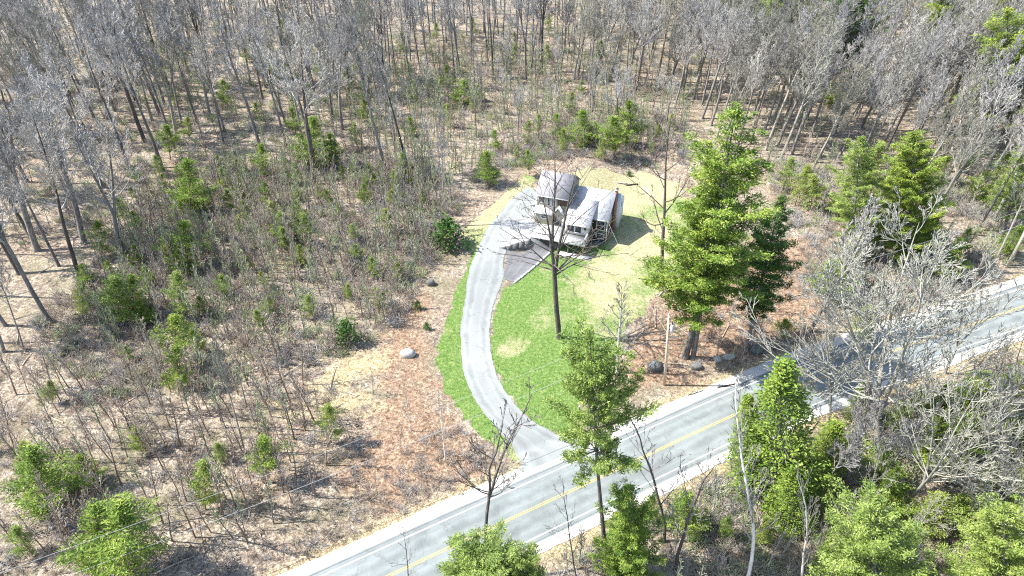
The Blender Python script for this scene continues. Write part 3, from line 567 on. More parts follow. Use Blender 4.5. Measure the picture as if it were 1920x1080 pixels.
def bare_proto(seed, H=20, r=0.2, cs=0.45, limbs=13, ll=0.34, ang=42, fork=0, wob=.03, rmin=.013, dens=1.0, hor=False, tlen=.5):
    """returns (trunk MB, crown MB), tree of height H, limbs start at cs*H"""
    rr = np.random.default_rng(seed); tm = MB(); cm = MB(); n = 14; leaders = []
    P = dict(levels=4, seg=[5, 4, 3, 2], wob=[.08, .08, .08, .08], up=[.0 if hor else .12, .06 if hor else .10, .05 if hor else .10, .04 if hor else .08], kids=[int(7 * dens), int(5 * dens), int(4 * dens)], **{'from': [.22, .15, .1]}, len=[tlen, tlen, .62], ang=[36, 32, 28] if not hor else [40, 40, 36], rr=[.62, .6, .6], rmin=rmin, sides=[5, 3, 3, 3])
    def leader(p0, d0, z1, r0, m):
        pts = [p0]; d = d0
        for i in range(m):
            d = unit(d + np.array([*rr.normal(0, wob, 2), 0.04])); pts.append(pts[-1] + d * (z1 - p0[2]) / m / max(d[2], .5))
        t = np.linspace(0, 1, m + 1); rs = r0 * (1 - t) ** .8 + .015; return np.array(pts), rs
    if fork:
        zf = H * fork; base, rs = leader(np.zeros(3), np.array([0, 0, 1.]), zf, r, 5); rs = np.linspace(r, r * .82, 6); base[:, :] = base; tm.tube(base, rs, 8)
        az = rr.uniform(0, PI)
        for k in range(rr.integers(2, 4)):
            a = az + k * 2 * PI / 3 + rr.uniform(-.3, .3); sp = rr.uniform(.16, .34); leaders.append(leader(base[-1] - np.array([0, 0, .15]), unit(np.array([math.cos(a) * sp, math.sin(a) * sp, 1])), H * rr.uniform(.86, 1), r * .62, 9))
    else: leaders.append(leader(np.zeros(3), np.array([0, 0, 1.]), H, r, n))
    for pts, rs in leaders:
        tm.tube(pts, rs, 7 if not fork else 6)
        nl = limbs if not fork else max(5, int(limbs * .62)); z0 = cs * H; z1 = pts[-1][2]
        for i in range(nl):
            t = (i + rr.uniform(0, .9)) / nl; zz = z0 + (z1 - z0) * t * .97
            if zz < pts[0][2]: zz = pts[0][2] + .3
            j = int(np.clip(np.searchsorted(pts[:, 2], zz) - 1, 0, len(pts) - 2)); f = np.clip((zz - pts[j][2]) / (pts[j + 1][2] - pts[j][2] + 1e-6), 0, 1); q_ = pts[j] * (1 - f) + pts[j + 1] * f; r_ = rs[j] * (1 - f) + rs[j + 1] * f
            L = H * ll * (1 - .62 * t) * rr.uniform(.7, 1.15); a = math.radians(ang * (1.25 - .55 * t)) * rr.uniform(.8, 1.2); az2 = i * 2.4 + rr.uniform(-.5, .5)
            grow(cm, q_, np.array([math.sin(a) * math.cos(az2), math.sin(a) * math.sin(az2), math.cos(a)]), L, max(r_ * .5, .03), 0, rr, P)
    tm.tube([(0, 0, -.4), (0, 0, .0), (0, 0, .5)], [r * 1.5, r * 1.35, r * 1.02], 8)
    return tm, cm
def leaves(rr, C, n, spread, ln, wd, up=0.6, out=None):
    """n rhombic needle sprays around each centre"""
    m = len(C); c = np.repeat(C, n, 0) + rr.normal(0, 1, (m * n, 3)) * spread
    d = rr.normal(0, 1, (m * n, 3)); d[:, 2] *= .5
    if out is not None: d += np.repeat(out, n, 0) * 1.1
    d /= np.linalg.norm(d, axis=1)[:, None]; nm = rr.normal(0, 1, (m * n, 3)) * .75 + np.array([0, 0, up * 1.6])
    s_ = np.cross(d, nm); s_ /= np.linalg.norm(s_, axis=1)[:, None] + 1e-9; L = (ln * rr.uniform(.6, 1.3, m * n))[:, None]; W_ = (wd * rr.uniform(.6, 1.3, m * n))[:, None]
    V = np.stack([c - d * L * .5, c + s_ * W_ * .5, c + d * L * .5, c - s_ * W_ * .5], 1).reshape(-1, 3); return V, np.arange(m * n * 4).reshape(-1, 4)
def pine_proto(seed, H=22, r=.28, z0=.35, R=4.2, gap=.62, per=5, tuft=6, ln=.42, wd=.16, droop=0.0, asym=0, az0=0, prof='pine', trunkbend=0.02, holes=.12, twin=False, top=.12):
    rr = np.random.default_rng(seed); tm = MB(); cm = MB()
    t = np.linspace(0, 1, 12); bend = np.stack([np.sin(t * 2.2 + seed) * H * trunkbend, np.cos(t * 1.7 + seed) * H * trunkbend, t * H], 1); bend[:, :2] -= bend[0, :2]; tm.tube(bend, r * (1 - t) ** .85 + .02, 8)
    tm.tube([(0, 0, -.4), (0, 0, 0), (0, 0, .4)], [r * 1.4, r * 1.25, r], 8)
    zz = z0 * H; C = []; O = []
    while zz < H * .985:
        k = zz / H; tt = (zz - z0 * H) / (H * (1 - z0))
        if prof == 'pine': pr = (1 - tt) ** .72 * (1 - .5 * math.exp(-tt * 7)) + top * (1 - tt); pr *= 1 + .22 * math.sin(zz * 1.9 + seed)
        elif prof == 'cone': pr = (1 - tt) ** .9 * (1 - .35 * math.exp(-tt * 12)) + .03
        else: pr = math.sqrt(max(0, 1 - (2 * tt - .85) ** 2 / 1.35)) if tt < 1 else .1
        n_ = per + rr.integers(-1, 2); a0 = rr.uniform(0, 2 * PI)
        for i in range(max(3, n_)):
            if rr.random() < holes: continue
            a = a0 + i * 2 * PI / n_ + rr.uniform(-.3, .3); L = R * pr * rr.uniform(.5, 1.32) * (1 + asym * math.cos(a - az0)); L = max(L, .25)
            cx = np.interp(zz, bend[:, 2], bend[:, 0]); cy = np.interp(zz, bend[:, 2], bend[:, 1]); pit = (.02 + .85 * tt - droop) + rr.uniform(-.15, .15)
            o = np.array([math.cos(a), math.sin(a), 0]); s_ = np.linspace(0, 1, 5); P = np.array([cx, cy, zz]) + o[None] * (L * s_)[:, None] + np.array([0, 0, 1])[None] * (L * (pit * s_ + .16 * s_ ** 2))[:, None]
            tm.tube(P, np.linspace(max(.02, L * .018), .012, 5), 3)
            side = np.array([-o[1], o[0], 0]); m = max(2, int(L / .42))
            for q_ in range(m):
                s = .28 + .72 * (q_ + rr.random()) / m if L > 1.2 else rr.uniform(.1, 1); b = np.array([cx, cy, zz]) + o * L * s + np.array([0, 0, L * (pit * s + .16 * s * s)])
                wdt = min(L * .24, .75) * (1.1 - s * .6)
                for e in (-1, 0, 1) if L > 1.5 else (0,):
                    C.append(b + side * e * wdt * rr.uniform(.5, 1.2) + np.array([0, 0, rr.uniform(-.05, .15)])); O.append(o + side * e * .7 + np.array([0, 0, .25]))
        zz += gap * (1 - .35 * tt) * rr.uniform(.85, 1.15)
    for k in range(6): C.append(bend[-1] - np.array([0, 0, k * .15])); O.append(np.array([0, 0, 1.]))
    C = np.array(C); O = np.array(O); V, F = leaves(rr, C, int(tuft * 1.9), np.array([.19, .19, .085]), ln * .74, wd * .55, .7, O); cm.add(V, F); return tm, cm
def cedar_proto(seed, H=11, R=2.6, n=2600, ln=.5, wd=.22, z0=.03):
    rr = np.random.default_rng(seed); tm = MB(); cm = MB(); t = np.linspace(0, 1, 6); tm.tube(np.stack([0 * t, 0 * t, t * H * .97], 1), .16 * (1 - t) + .015, 7)
    C = []; O = []
    for i in range(int(n / 9)):
        tt = rr.random() ** 1.35; a = rr.uniform(0, 2 * PI); prof = R * (1 - tt) ** .8 * (1 + .22 * math.sin(a * 3 + tt * 9 + seed)) * (1 - .3 * math.exp(-tt * 10)) + .05; rad = prof * rr.uniform(.55, 1.08); zc = H * (z0 + (1 - z0) * tt)
        o = np.array([math.cos(a), math.sin(a), .5]); b = np.array([rad * math.cos(a), rad * math.sin(a), zc + .25 * rad]); C.append(b); O.append(o)
        if i % 4 == 0: tm.tube([(0, 0, zc - .2), b], [.03, .01], 3)
    V, F = leaves(rr, np.array(C), 9, np.array([.2, .2, .24]), ln, wd, .35, np.array(O)); cm.add(V, F); return tm, cm
PROTO_N = [0]
def make_tree(name, tmcm, tmat, cmat, part2='crown'):
    """a detached prototype: an Empty and its two parts, not linked until it is used"""
    tm, cm = tmcm; a = tm.build('trunk', tmat, None, True, link=False).data; b = cm.build(part2, cmat, None, False, link=False).data
    for o in list(bpy.data.objects):
        if o.users == 0 and o.data in (a, b): bpy.data.objects.remove(o)
    return dict(name=name, trunk=a, crown=b, part2=part2)
def place(pr, B, H, H0, rz=0, lean=None, tm=None, label=None, cat='tree', group=None, name=None, wide=1.0):
    e = bpy.data.objects.new(name or pr['name'], None); e.empty_display_size = .3; col.objects.link(e); e.location = (B[0], B[1], B[2]); s_ = H / H0
    q_ = Quaternion((0, 0, 1), rz)
    if lean is not None: q_ = Vector((0, 0, 1)).rotation_difference(Vector(lean).normalized()) @ q_
    e.rotation_mode = 'QUATERNION'; e.rotation_quaternion = q_; e.scale = (s_ * wide, s_ * wide, s_)
    for nm, me in (('trunk', pr['trunk']), (pr['part2'], pr['crown'])):
        o = bpy.data.objects.new(nm, me); col.objects.link(o); o.parent = e
    return tag(e, label, cat, group)

RNG = random.Random(5)
print('materials, setting done')
# prototypes --------------------------------------------------
BP = {}
def reg(key, H0, *a, **k): BP[key] = (make_tree(*a, **k), H0)
for i, kw in enumerate([dict(H=22, r=.27, cs=.42, limbs=19, ll=.30, ang=34, rmin=.02, dens=1.25, wob=.015), dict(H=22, r=.23, cs=.50, limbs=17, ll=.27, ang=30, rmin=.02, dens=1.25, wob=.012), dict(H=21, r=.31, cs=.38, limbs=17, ll=.33, ang=42, fork=.35, rmin=.02, dens=1.3, wob=.02),
                        dict(H=22, r=.29, cs=.42, limbs=16, ll=.31, ang=42, fork=.5, rmin=.02, dens=1.3, wob=.02), dict(H=20, r=.2, cs=.48, limbs=17, ll=.26, ang=32, rmin=.02, dens=1.2, wob=.012), dict(H=21, r=.26, cs=.42, limbs=18, ll=.30, ang=44, rmin=.02, dens=1.3, wob=.02)]):
    tc = bare_proto(100 + i, **kw); reg('g%d' % i, kw['H'], 'bare_tree', tc, MT['bark'], MT['twig'])
    g, H0 = BP['g%d' % i]; tr = g['trunk'].copy(); cr = g['crown'].copy(); tr.materials[0] = MT['palebark']; cr.materials[0] = MT['paletwig']; BP['p%d' % i] = (dict(g, trunk=tr, crown=cr), H0)
    tr = g['trunk'].copy(); cr = g['crown'].copy(); tr.materials[0] = MT['darkbark']; BP['d%d' % i] = (dict(g, trunk=tr, crown=cr), H0)
reg('yard', 22, 'bare_tree', bare_proto(9, H=22, r=.30, cs=.36, limbs=20, ll=.40, ang=58, wob=.03, fork=.40, rmin=.02, dens=.55, hor=True, tlen=.55), MT['darkbark'], MT['darktwig'])
reg('yard2', 22, 'bare_tree', bare_proto(11, H=22, r=.26, cs=.28, limbs=13, ll=.34, ang=62, wob=.03, rmin=.02, dens=.6), MT['darkbark'], MT['darktwig'])
reg('wide', 17, 'bare_tree', bare_proto(21, H=17, r=.21, cs=.26, limbs=24, ll=.52, ang=58, wob=.05, fork=.22, rmin=.02, dens=1.15), MT['palebark'], MT['paletwig'])
reg('wide2', 17, 'bare_tree', bare_proto(22, H=17, r=.165, cs=.28, limbs=18, ll=.46, ang=54, wob=.06, fork=.3, rmin=.02, dens=.95), MT['palebark'], MT['paletwig'])
reg('birch', 10, 'birch_tree', bare_proto(31, H=10, r=.13, cs=.22, limbs=16, ll=.30, ang=40, rmin=.014, dens=.8, wob=.11), MT['birch'], MT['paletwig'])
reg('birchs', 10, 'birch_tree', bare_proto(33, H=10, r=.13, cs=.2, limbs=18, ll=.3, ang=40, rmin=.014, dens=.8, wob=.02), MT['birch'], MT['paletwig'])
reg('snag', 13, 'bare_tree', bare_proto(44, H=13, r=.10, cs=.3, limbs=15, ll=.26, ang=42, wob=.09, fork=.45, rmin=.016, dens=.6), MT['darkbark'], MT['bark'])
reg('snag2', 13, 'bare_tree', bare_proto(43, H=13, r=.12, cs=.3, limbs=13, ll=.28, ang=45, wob=.08, rmin=.014, dens=.6), MT['darkbark'], MT['bark'])
for i in range(4): reg('w%d' % i, 7, 'sapling', bare_proto(60 + i, H=7, r=.055, cs=.30, limbs=13 + i, ll=.22, ang=24 + 4 * i, rmin=.018, dens=.6, wob=.025), MT['brown'], MT['brush'])
for i in range(2):
    g, H0 = BP['w%d' % i]; tr = g['trunk'].copy(); cr = g['crown'].copy(); tr.materials[0] = MT['paletwig']; cr.materials[0] = MT['paletwig']; BP['wp%d' % i] = (dict(g, trunk=tr, crown=cr), H0)
    tr = g['trunk'].copy(); cr = g['crown'].copy(); tr.materials[0] = MT['bark']; cr.materials[0] = MT['greenbrush']; BP['wg%d' % i] = (dict(g, trunk=tr, crown=cr), H0)
for i in range(4): reg('y%d' % i, 6, 'young_pine', pine_proto(80 + i, H=6, r=.07, z0=.06 + .07 * i, R=2.0 - .12 * i, gap=.50, per=6, tuft=11, ln=.34, wd=.12, prof='pine', holes=.1, top=.2), MT['brown'], [MT['pine'], MT['pine'], MT['pinelite'], MT['pine']][i], part2='crown')
reg('cedar', 11, 'cedar_tree', cedar_proto(5, n=11000, ln=.26, wd=.10), MT['bark'], MT['pine'])
reg('shrub', 2, 'evergreen_shrub', cedar_proto(6, H=2, R=.9, n=700, ln=.28, wd=.12), MT['brown'], MT['pinedark'])

# ---- singled out trees --------------------------------------
KEY = []      # (x,y) of taken spots
def key(k, b, t, label, wide=1.0, rz=None, name=None, cat='tree', group=None, label_ok=True):
    pr, H0 = BP[k]; B, v = fit(b, t); KEY.append(B[:2]); return place(pr, B, float(np.linalg.norm(v)), H0, RNG.uniform(0, 6.28) if rz is None else rz, tuple(v), label=label, cat=cat, name=name, wide=wide, group=group)
key('yard', (1048, 633), (1040, 300), 'tall bare tree alone on the lawn in front of the house', 1.0, 0.6)
key('yard2', (1240, 522), (1262, 225), 'bare dark tree with long side limbs at the right edge of the lawn', 1.0, 2.0)
key('wide', (1652, 868), (1690, 470), 'broad pale grey spreading tree whose crown covers the road bend', 1.15, 0.3)
key('wide2', (1772, 700), (1808, 510), 'pale spreading tree right of the broadest grey tree, over the road', 1.15, 1.4)
key('wide2', (1553, 802), (1600, 590), 'pale crooked tree at the road edge left of the broadest grey tree', 1.0, 4.0)
key('birchs', (1157, 698), (1165, 535), 'white barked birch between the lawn and the utility pole', 1.1, 0.0, cat='birch')
key('birchs', (835, 862), (822, 735), 'slim white birch standing on the brown slope above the road', .45, 1.0, cat='birch')
key('birchs', (770, 808), (757, 722), 'small white birch behind the slim one on the brown slope', .5, 2.0, cat='birch')
key('birch', (1400, 1090), (1478, 755), 'tall thin white birch below the conical cedar at the lower right', .55, 3.0, cat='birch')
key('birch', (1500, 1120), (1530, 850), 'thin white birch at the bottom edge right of the tall thin birch', .5, 4.4, cat='birch')
key('snag', (908, 1092), (930, 765), 'dark forked bare tree standing in front of the road mouth of the driveway', 1.0, 1.2)
key('snag2', (1245, 1015), (1262, 775), 'dark crooked bare tree in front of the road right of the tall pine', 1.0, 0.2)
key('snag2', (1268, 1070), (1300, 800), 'second dark crooked tree just right of the first one by the road', .9, 2.2)
key('snag2', (1090, 1110), (1020, 925), 'leaning dark thin tree at the bottom edge left of the roadside evergreen', .6, 4.2)
key('snag2', (770, 1110), (752, 1010), 'dark twiggy top of a small tree at the bottom edge over the road', .8, 5.2)
key('d5', (150, 522), (50, 215), 'dark bare tree leaning left in the clearing of the left woods', 1.0, 1.0)
key('g2', (158, 456), (95, 130), 'stout forked grey tree behind the leaning dark one at the left', 1.1, 2.0)
key('g3', (70, 470), (-40, 150), 'grey tree with a broad hazy crown near the left edge', 1.3, 3.0)
key('g2', (232, 490), (170, 210), 'grey tree with a pale sunlit crown right of the leaning dark one', 1.1, 4.0)
key('g0', (300, 216), (195, -60), 'double stemmed dark tree in the upper left woods', 1.0, .3); key('g4', (342, 238), (290, 5), 'slim bare tree just right of the double stemmed dark tree', 1.0, 1.3)
key('d2', (590, 345), (570, 25), 'dark forked tree with a wide crown above the green young pines', 1.15, 2.3); key('g0', (490, 283), (400, 0), 'straight grey tree left of the wide crowned dark one', 1.0, 3.3)
key('d4', (768, 330), (700, 60), 'slender dark tree leaning left above the driveway bend', .9, 4.3); key('g1', (732, 345), (640, 10), 'tall slender grey tree left of the leaning slender dark one', .9, 5.3)
key('g4', (835, 425), (822, 215), 'thin grey tree at the brush edge left of the house', .7, .8); key('p5', (1142, 225), (1138, 60), 'pale grey tree standing in brush behind the house roof', 1.0, 1.8)
key('g5', (8, 660), (-60, 430), 'bare tree leaning out of the left edge of the photo', 1.0, 2.8); key('g4', (45, 655), (-10, 480), 'thin tree at the left edge right of the one leaning out', .8, 3.8)
key('p4', (460, 850), (405, 640), 'thin pale tree standing in the lower left brush', .6, 4.8); key('p4', (305, 770), (285, 660), 'thin pale stem in the sunny gap of the lower left woods', .5, 5.8)
for i, (b, t, wd, lb) in enumerate([((1690, 965), (1850, 700), .95, 'large pale tree leaning right over the lower right woods'), ((1575, 935), (1665, 735), .9, 'pale tree leaning right behind the light green pine'), ((1810, 1000), (1950, 800), .95, 'pale leaning tree at the right of the lower right woods'), ((1840, 880), (1940, 690), .9, 'pale crown near the right edge below the road')]):
    key(['wide2', 'g2', 'wide', 'g3'][i], b, t, lb, wd, i * 1.1)

def pine(kw, b, t, mat, label, wide=1.0, H0=22, cat='pine tree', name='pine_tree', bark='bark'):
    pr = make_tree(name, pine_proto(H=H0, **kw), MT[bark], MT[mat]); B, v = fit(b, t); KEY.append(B[:2]); return place(pr, B, float(np.linalg.norm(v)), H0, 0, tuple(v), label=label, cat=cat, wide=wide)
pine(dict(seed=1, z0=.27, R=4.5, gap=1.04, per=7, tuft=12, holes=.12), (1285, 670), (1388, 190), 'pine', 'tallest bright green pine right of the house, towering over the lawn', 1.0)
pine(dict(seed=2, z0=.30, R=3.6, gap=1.0, per=6, tuft=12, asym=.3, az0=3.4), (1299, 672), (1362, 350), 'pine', 'second trunk and lower crown of bright pine leaning against the tallest pine', 1.1)
pine(dict(seed=3, z0=.30, R=3.9, gap=.85, per=6, tuft=12), (1400, 655), (1478, 372), 'pinedark', 'dark green pine just right of the tallest bright pine', 1.05)
pine(dict(seed=4, z0=.53, R=4.4, gap=.95, per=6, tuft=13, asym=-.1, az0=3.3, holes=.14, r=.24), (1140, 1072), (1100, 632), 'pinelite', 'yellow green pine with a bare dark trunk in front of the road', .68, bark='darkbark')
pine(dict(seed=5, z0=.02, R=4.6, gap=.6, per=7, tuft=11, prof='pine'), (1180, 1085), (1170, 918), 'pine', 'bushy bright evergreen at the foot of the bare trunked roadside pine', .78, H0=14)
pine(dict(seed=6, z0=.08, R=3.7, gap=.5, per=8, tuft=9, prof='round'), (900, 1200), (895, 1045), 'pinelite', 'broad rounded light green pine top at the bottom edge over the road', .95, H0=14)
pine(dict(seed=16, z0=.08, R=3.2, gap=.5, per=8, tuft=8, prof='round'), (985, 1200), (985, 1050), 'pinelite', 'small light green pine top at the bottom edge right of the broad one', .6, H0=14)
pine(dict(seed=7, z0=.15, R=5.2, gap=.9, per=7, tuft=13), (1700, 500), (1712, 245), 'pine', 'full bright green pine in the right woods above the road bend', 1.05, H0=20)
pine(dict(seed=8, z0=.25, R=4.8, gap=.95, per=6, tuft=12, holes=.22), (1592, 490), (1622, 255), 'pinelite', 'thin yellowish pine left of the full bright one in the right woods', 1.0, H0=20)
pine(dict(seed=9, z0=.3, R=4.8, gap=.6, per=5, tuft=7, holes=.15), (1890, 300), (1905, 12), 'pine', 'large pine reaching in at the top of the right edge', 1.4)
pine(dict(seed=10, z0=.2, R=5.0, gap=.6, per=6, tuft=7), (1600, 175), (1600, -55), 'pinedark', 'dark pine cut off by the top edge of the photo', 1.3)
pine(dict(seed=11, z0=.2, R=4.2, gap=.6, per=6, tuft=7), (1752, 170), (1765, -40), 'pine', 'bright pine at the top edge right of the dark one', 1.1)
pine(dict(seed=12, z0=.2, R=4.2, gap=.6, per=6, tuft=7), (1450, 140), (1455, -50), 'pinelite', 'pale pine at the top edge left of the dark one', 1.1)
pine(dict(seed=13, z0=.05, R=4.8, gap=.75, per=7, tuft=9, prof='pine', holes=.28, top=.3), (1630, 1180), (1640, 925), 'pinelite', 'large light green pine crown filling the bottom edge of the lower right woods', .95, H0=15)
pine(dict(seed=14, z0=.08, R=4.6, gap=.75, per=7, tuft=9, prof='pine', holes=.28, top=.3), (1870, 1190), (1890, 940), 'pinelite', 'light green pine crown in the bottom right corner', .9, H0=15)
pine(dict(seed=15, z0=.2, R=4.6, gap=.6, per=6, tuft=7, holes=.25), (1920, 880), (1990, 650), 'pinelite', 'thin light green pine at the right edge above the corner one', .9, H0=18)
pine(dict(seed=17, z0=.2, R=4.2, gap=.6, per=5, tuft=7, holes=.3), (1880, 440), (1935, 270), 'pinelite', 'sparse yellow green pine on the right edge above the road', 1.1, H0=18)
key('cedar', (1452, 925), (1472, 682), 'dense conical green cedar standing at the near edge of the road', 1.2, 1.0, cat='cedar')
key('cedar', (1410, 900), (1402, 745), 'narrow cedar touching the left side of the large conical cedar', 1.0, 2.0, cat='cedar')
key('cedar', (1478, 990), (1482, 880), 'short bushy cedar in front of the large conical cedar', 1.3, 3.0, cat='cedar')
key('cedar', (1615, 790), (1622, 715), 'small yellow green cedar at the near road edge by the broad pale tree', 1.3, 4.0, cat='cedar')
key('shrub', (782, 580), (783, 566), 'small round evergreen shrub in brown grass left of the driveway', 1.0, 0, 'evergreen_shrub', 'shrub'); key('shrub', (800, 618), (800, 606), 'tiny evergreen shrub nearer the driveway verge', 1.0, 1, 'evergreen_shrub', 'shrub')
key('shrub', (650, 645), (648, 605), 'dark round evergreen shrub at the lower edge of the thicket', 1.0, 2, 'evergreen_shrub', 'shrub'); key('shrub', (1180, 330), (1180, 322), 'low green shrub on the dry back lawn', 1.3, 3, 'evergreen_shrub', 'shrub')
key('shrub', (838, 462), (836, 415), 'large dark evergreen shrub at the bend of the driveway verge', 1.25, 3, 'evergreen_shrub', 'shrub')
YP = [((358, 405), (352, 298), 1, 'bright young pine topmost in the left thicket'), ((350, 505), (345, 415), 1.2, 'wide deep green young pine in the middle of the left thicket'), ((318, 500), (312, 440), 1.1, 'low green pine left of the wide deep green one'), ((222, 612), (218, 520), 1.3, 'full round young pine in the left thicket'),
      ((250, 590), (245, 515), 1.0, 'pale young pine touching the full round one'), ((338, 600), (333, 512), .9, 'narrow yellow green pine right of the full round one'), ((332, 690), (330, 590), 1.0, 'bluish green pine below the narrow one in the left thicket'), ((335, 735), (333, 650), .8, 'dull narrow pine under the bluish one'),
      ((590, 318), (583, 220), 1.0, 'bright narrow pine under the wide crowned dark tree'), ((625, 310), (620, 250), 1.1, 'darker pine right of the bright narrow one'), ((495, 345), (492, 270), .9, 'grey green pine left of the bright narrow one'), ((650, 180), (650, 120), .9, 'small bright pine in the upper woods left of centre'),
      ((535, 455), (528, 398), 1.0, 'yellow green young pine in the thicket right of centre'), ((572, 462), (566, 402), 1.0, 'twin young pine touching the yellow green one in the thicket'), ((1152, 300), (1150, 220), 1.2, 'bright young pine at the edge of the back lawn'), ((1185, 275), (1182, 190), 1.0, 'taller young pine right behind the one at the back lawn'),
      ((1095, 272), (1090, 208), 1.2, 'olive young pine behind the house roof'), ((1045, 262), (1043, 215), 1.0, 'small young pine left of the olive one'), ((493, 905), (490, 820), 1.0, 'slim yellow green pine in the lower thin saplings'), ((385, 955), (383, 865), .9, 'slim bright pine left of the yellow green one in the lower saplings'),
      ((85, 960), (55, 838), 1.1, 'big pale pine near the lower left edge'), ((45, 900), (40, 830), .9, 'small pine above the big pale pine at the lower left'), ((250, 1100), (232, 945), 1.2, 'widest bright pine at the bottom left'), ((185, 1085), (172, 950), .9, 'pine touching the left of the widest bottom left pine'), ((160, 920), (152, 850), 1.0, 'small green pine between the big pale pine and the slim ones'),
      ((915, 348), (910, 285), 1.1, 'olive pine at the edge of the woods left of the house'), ((992, 330), (990, 280), .9, 'small dark pine behind the house gable'), ((190, 480), (185, 415), 1.2, 'pale pine beside the leaning dark tree'), ((255, 500), (250, 460), 1.0, 'low green pine right of the one beside the leaning tree'),
      ((155, 600), (150, 530), .9, 'thin pale pine at the left of the thicket'), ((420, 560), (415, 515), 1.1, 'yellowish low pine in the middle thicket'), ((505, 590), (500, 555), 1.1, 'small yellow pine in the lower thicket'), ((520, 150), (505, 85), 1.2, 'dark pine in the upper woods'), ((420, 200), (415, 150), 1.0, 'green pine beneath the upper left trunks'), ((320, 300), (310, 235), 1.1, 'pale young pine below the double stemmed tree'),
      ((355, 260), (352, 220), 1.0, 'small pine right of the pale one below the double stemmed tree'), ((450, 370), (448, 335), 1.1, 'yellow green low pine at the top of the thicket'), ((620, 830), (615, 760), .9, 'thin green pine among saplings by the straw clearing'), ((100, 760), (92, 715), 1.0, 'small pine in the sunny lower left gap'),
      ((1090, 175), (1088, 150), 1.2, 'tiny bright pine in brush behind the house'), ((870, 200), (868, 150), 1.4, 'green pine at the foot of the far trunks'), ((900, 190), (897, 160), 1.2, 'low pine right of the one at the foot of the far trunks'), ((935, 1010), (940, 1010), 1, None),
      ((1330, 340), (1332, 290), 1.2, 'young pine hidden behind the tallest pine'), ((1560, 200), (1562, 150), 1.2, 'pine among the pale trunks of the upper right woods'), ((1520, 400), (1522, 330), 1.2, 'olive young pine right of the tall pine crown'), ((1810, 330), (1815, 270), 1.2, 'young pine by the right woods slope'),
      ((1290, 1000), (1292, 930), 1.2, 'green young pine behind the two dark crooked trees'), ((1560, 880), (1565, 790), 1.3, 'light young pine in the woods right of the conical cedar'), ((1750, 880), (1760, 800), 1.5, 'light young pine deep in the lower right woods'), ((1840, 780), (1850, 700), 1.4, 'light young pine below the far road in the right woods'),
      ((1620, 640), (1625, 580), 1.3, 'green young pine behind the broad pale tree'), ((1560, 560), (1562, 490), 1.3, 'olive young pine in the leafy bed right of the dark pine'), ((1800, 1010), (1805, 930), 1.4, 'young pine above the bottom right corner pine'), ((1470, 640), (1472, 600), 1.3, 'low dark pine under the dark green pine')]
for i, (b, t, wd, lb) in enumerate(YP):
    if lb: key('y%d' % [0, 1, 3, 2, 0, 2, 3, 1][i % 8], b, t, lb, wd, cat='young pine', group='young pines in the woods')

# ---- scattered woods ----------------------------------------
SP_N = []
KEYA = np.array(KEY)
NOGO = [LAWN, VERGE, UPVERGE, [uv(-19, -12), uv(2, -8), uv(3, 12), uv(-18, 10)]]
DRIVE = catmull(W([(975, 360), (945, 430), (912, 480), (905, 540), (892, 600), (890, 660), (905, 720), (950, 780), (1020, 850)]), 8)
def ok(x, y, mr):
    if float(dist_poly([x], [y], CL)[0]) < 6.6 or float(dist_poly([x], [y], DRIVE)[0]) < 5: return False
    for P in NOGO:
        if inside(np.array([x]), np.array([y]), P)[0]: return False
    return True
def scatter(poly_px, spacing, seed, maxn=9999, avoid=None, mr=0, dens=None):
    P = np.array([flat(*p) for p in poly_px]); rr = random.Random(seed); lo = P.min(0); hi = P.max(0); out = []; A = abs(sum(P[i][0] * P[(i + 1) % len(P)][1] - P[(i + 1) % len(P)][0] * P[i][1] for i in range(len(P)))) / 2
    want = min(maxn, int(A / spacing ** 2)); tries = 0; cand = []
    while len(cand) < want * 3 and tries < want * 60:
        tries += 1; x = rr.uniform(lo[0], hi[0]); y = rr.uniform(lo[1], hi[1])
        if inside(np.array([x]), np.array([y]), P)[0]: cand.append((x, y))
    pts = []
    for c in cand:
        if len(pts) >= want: break
        if dens and rr.random() > dens(*c): continue
        if any((c[0] - q_[0]) ** 2 + (c[1] - q_[1]) ** 2 < (spacing * .55) ** 2 for q_ in pts): continue
        if mr and (np.hypot(*(KEYA - np.array(c)).T) < mr).any(): continue
        if not ok(*c, 0): continue
        pts.append(c)
    return pts
def lean_of(px, rr, right=0.0):
    a = rr.gauss(0, .045) + right; b = rr.gauss(0, .04); return (a, b, 1)
ORD = 'first second third fourth fifth sixth seventh eighth ninth tenth eleventh twelfth thirteenth fourteenth fifteenth sixteenth seventeenth eighteenth nineteenth twentieth twenty-first twenty-second twenty-third twenty-fourth twenty-fifth twenty-sixth twenty-seventh twenty-eighth twenty-ninth thirtieth'.split()
def rowlabels(items, where, ystep, per=14):
    """items: (px, py, look); rows by depth, each counted from the left; returns a label for every item"""
    out = [None] * len(items); order = sorted(range(len(items)), key=lambda i: items[i][1]); n = max(1, round(len(items) / per)); rows = [order[len(order) * k // n:len(order) * (k + 1) // n] for k in range(n)]
    for k, r_ in enumerate(rows):
        r_ = sorted(r_, key=lambda i: items[i][0])
        for j, i in enumerate(r_): out[i] = '%s, %s from left%s, %s' % (items[i][2], ORD[j], '' if n == 1 else ' in %s row from back' % ORD[k], where)
    return out
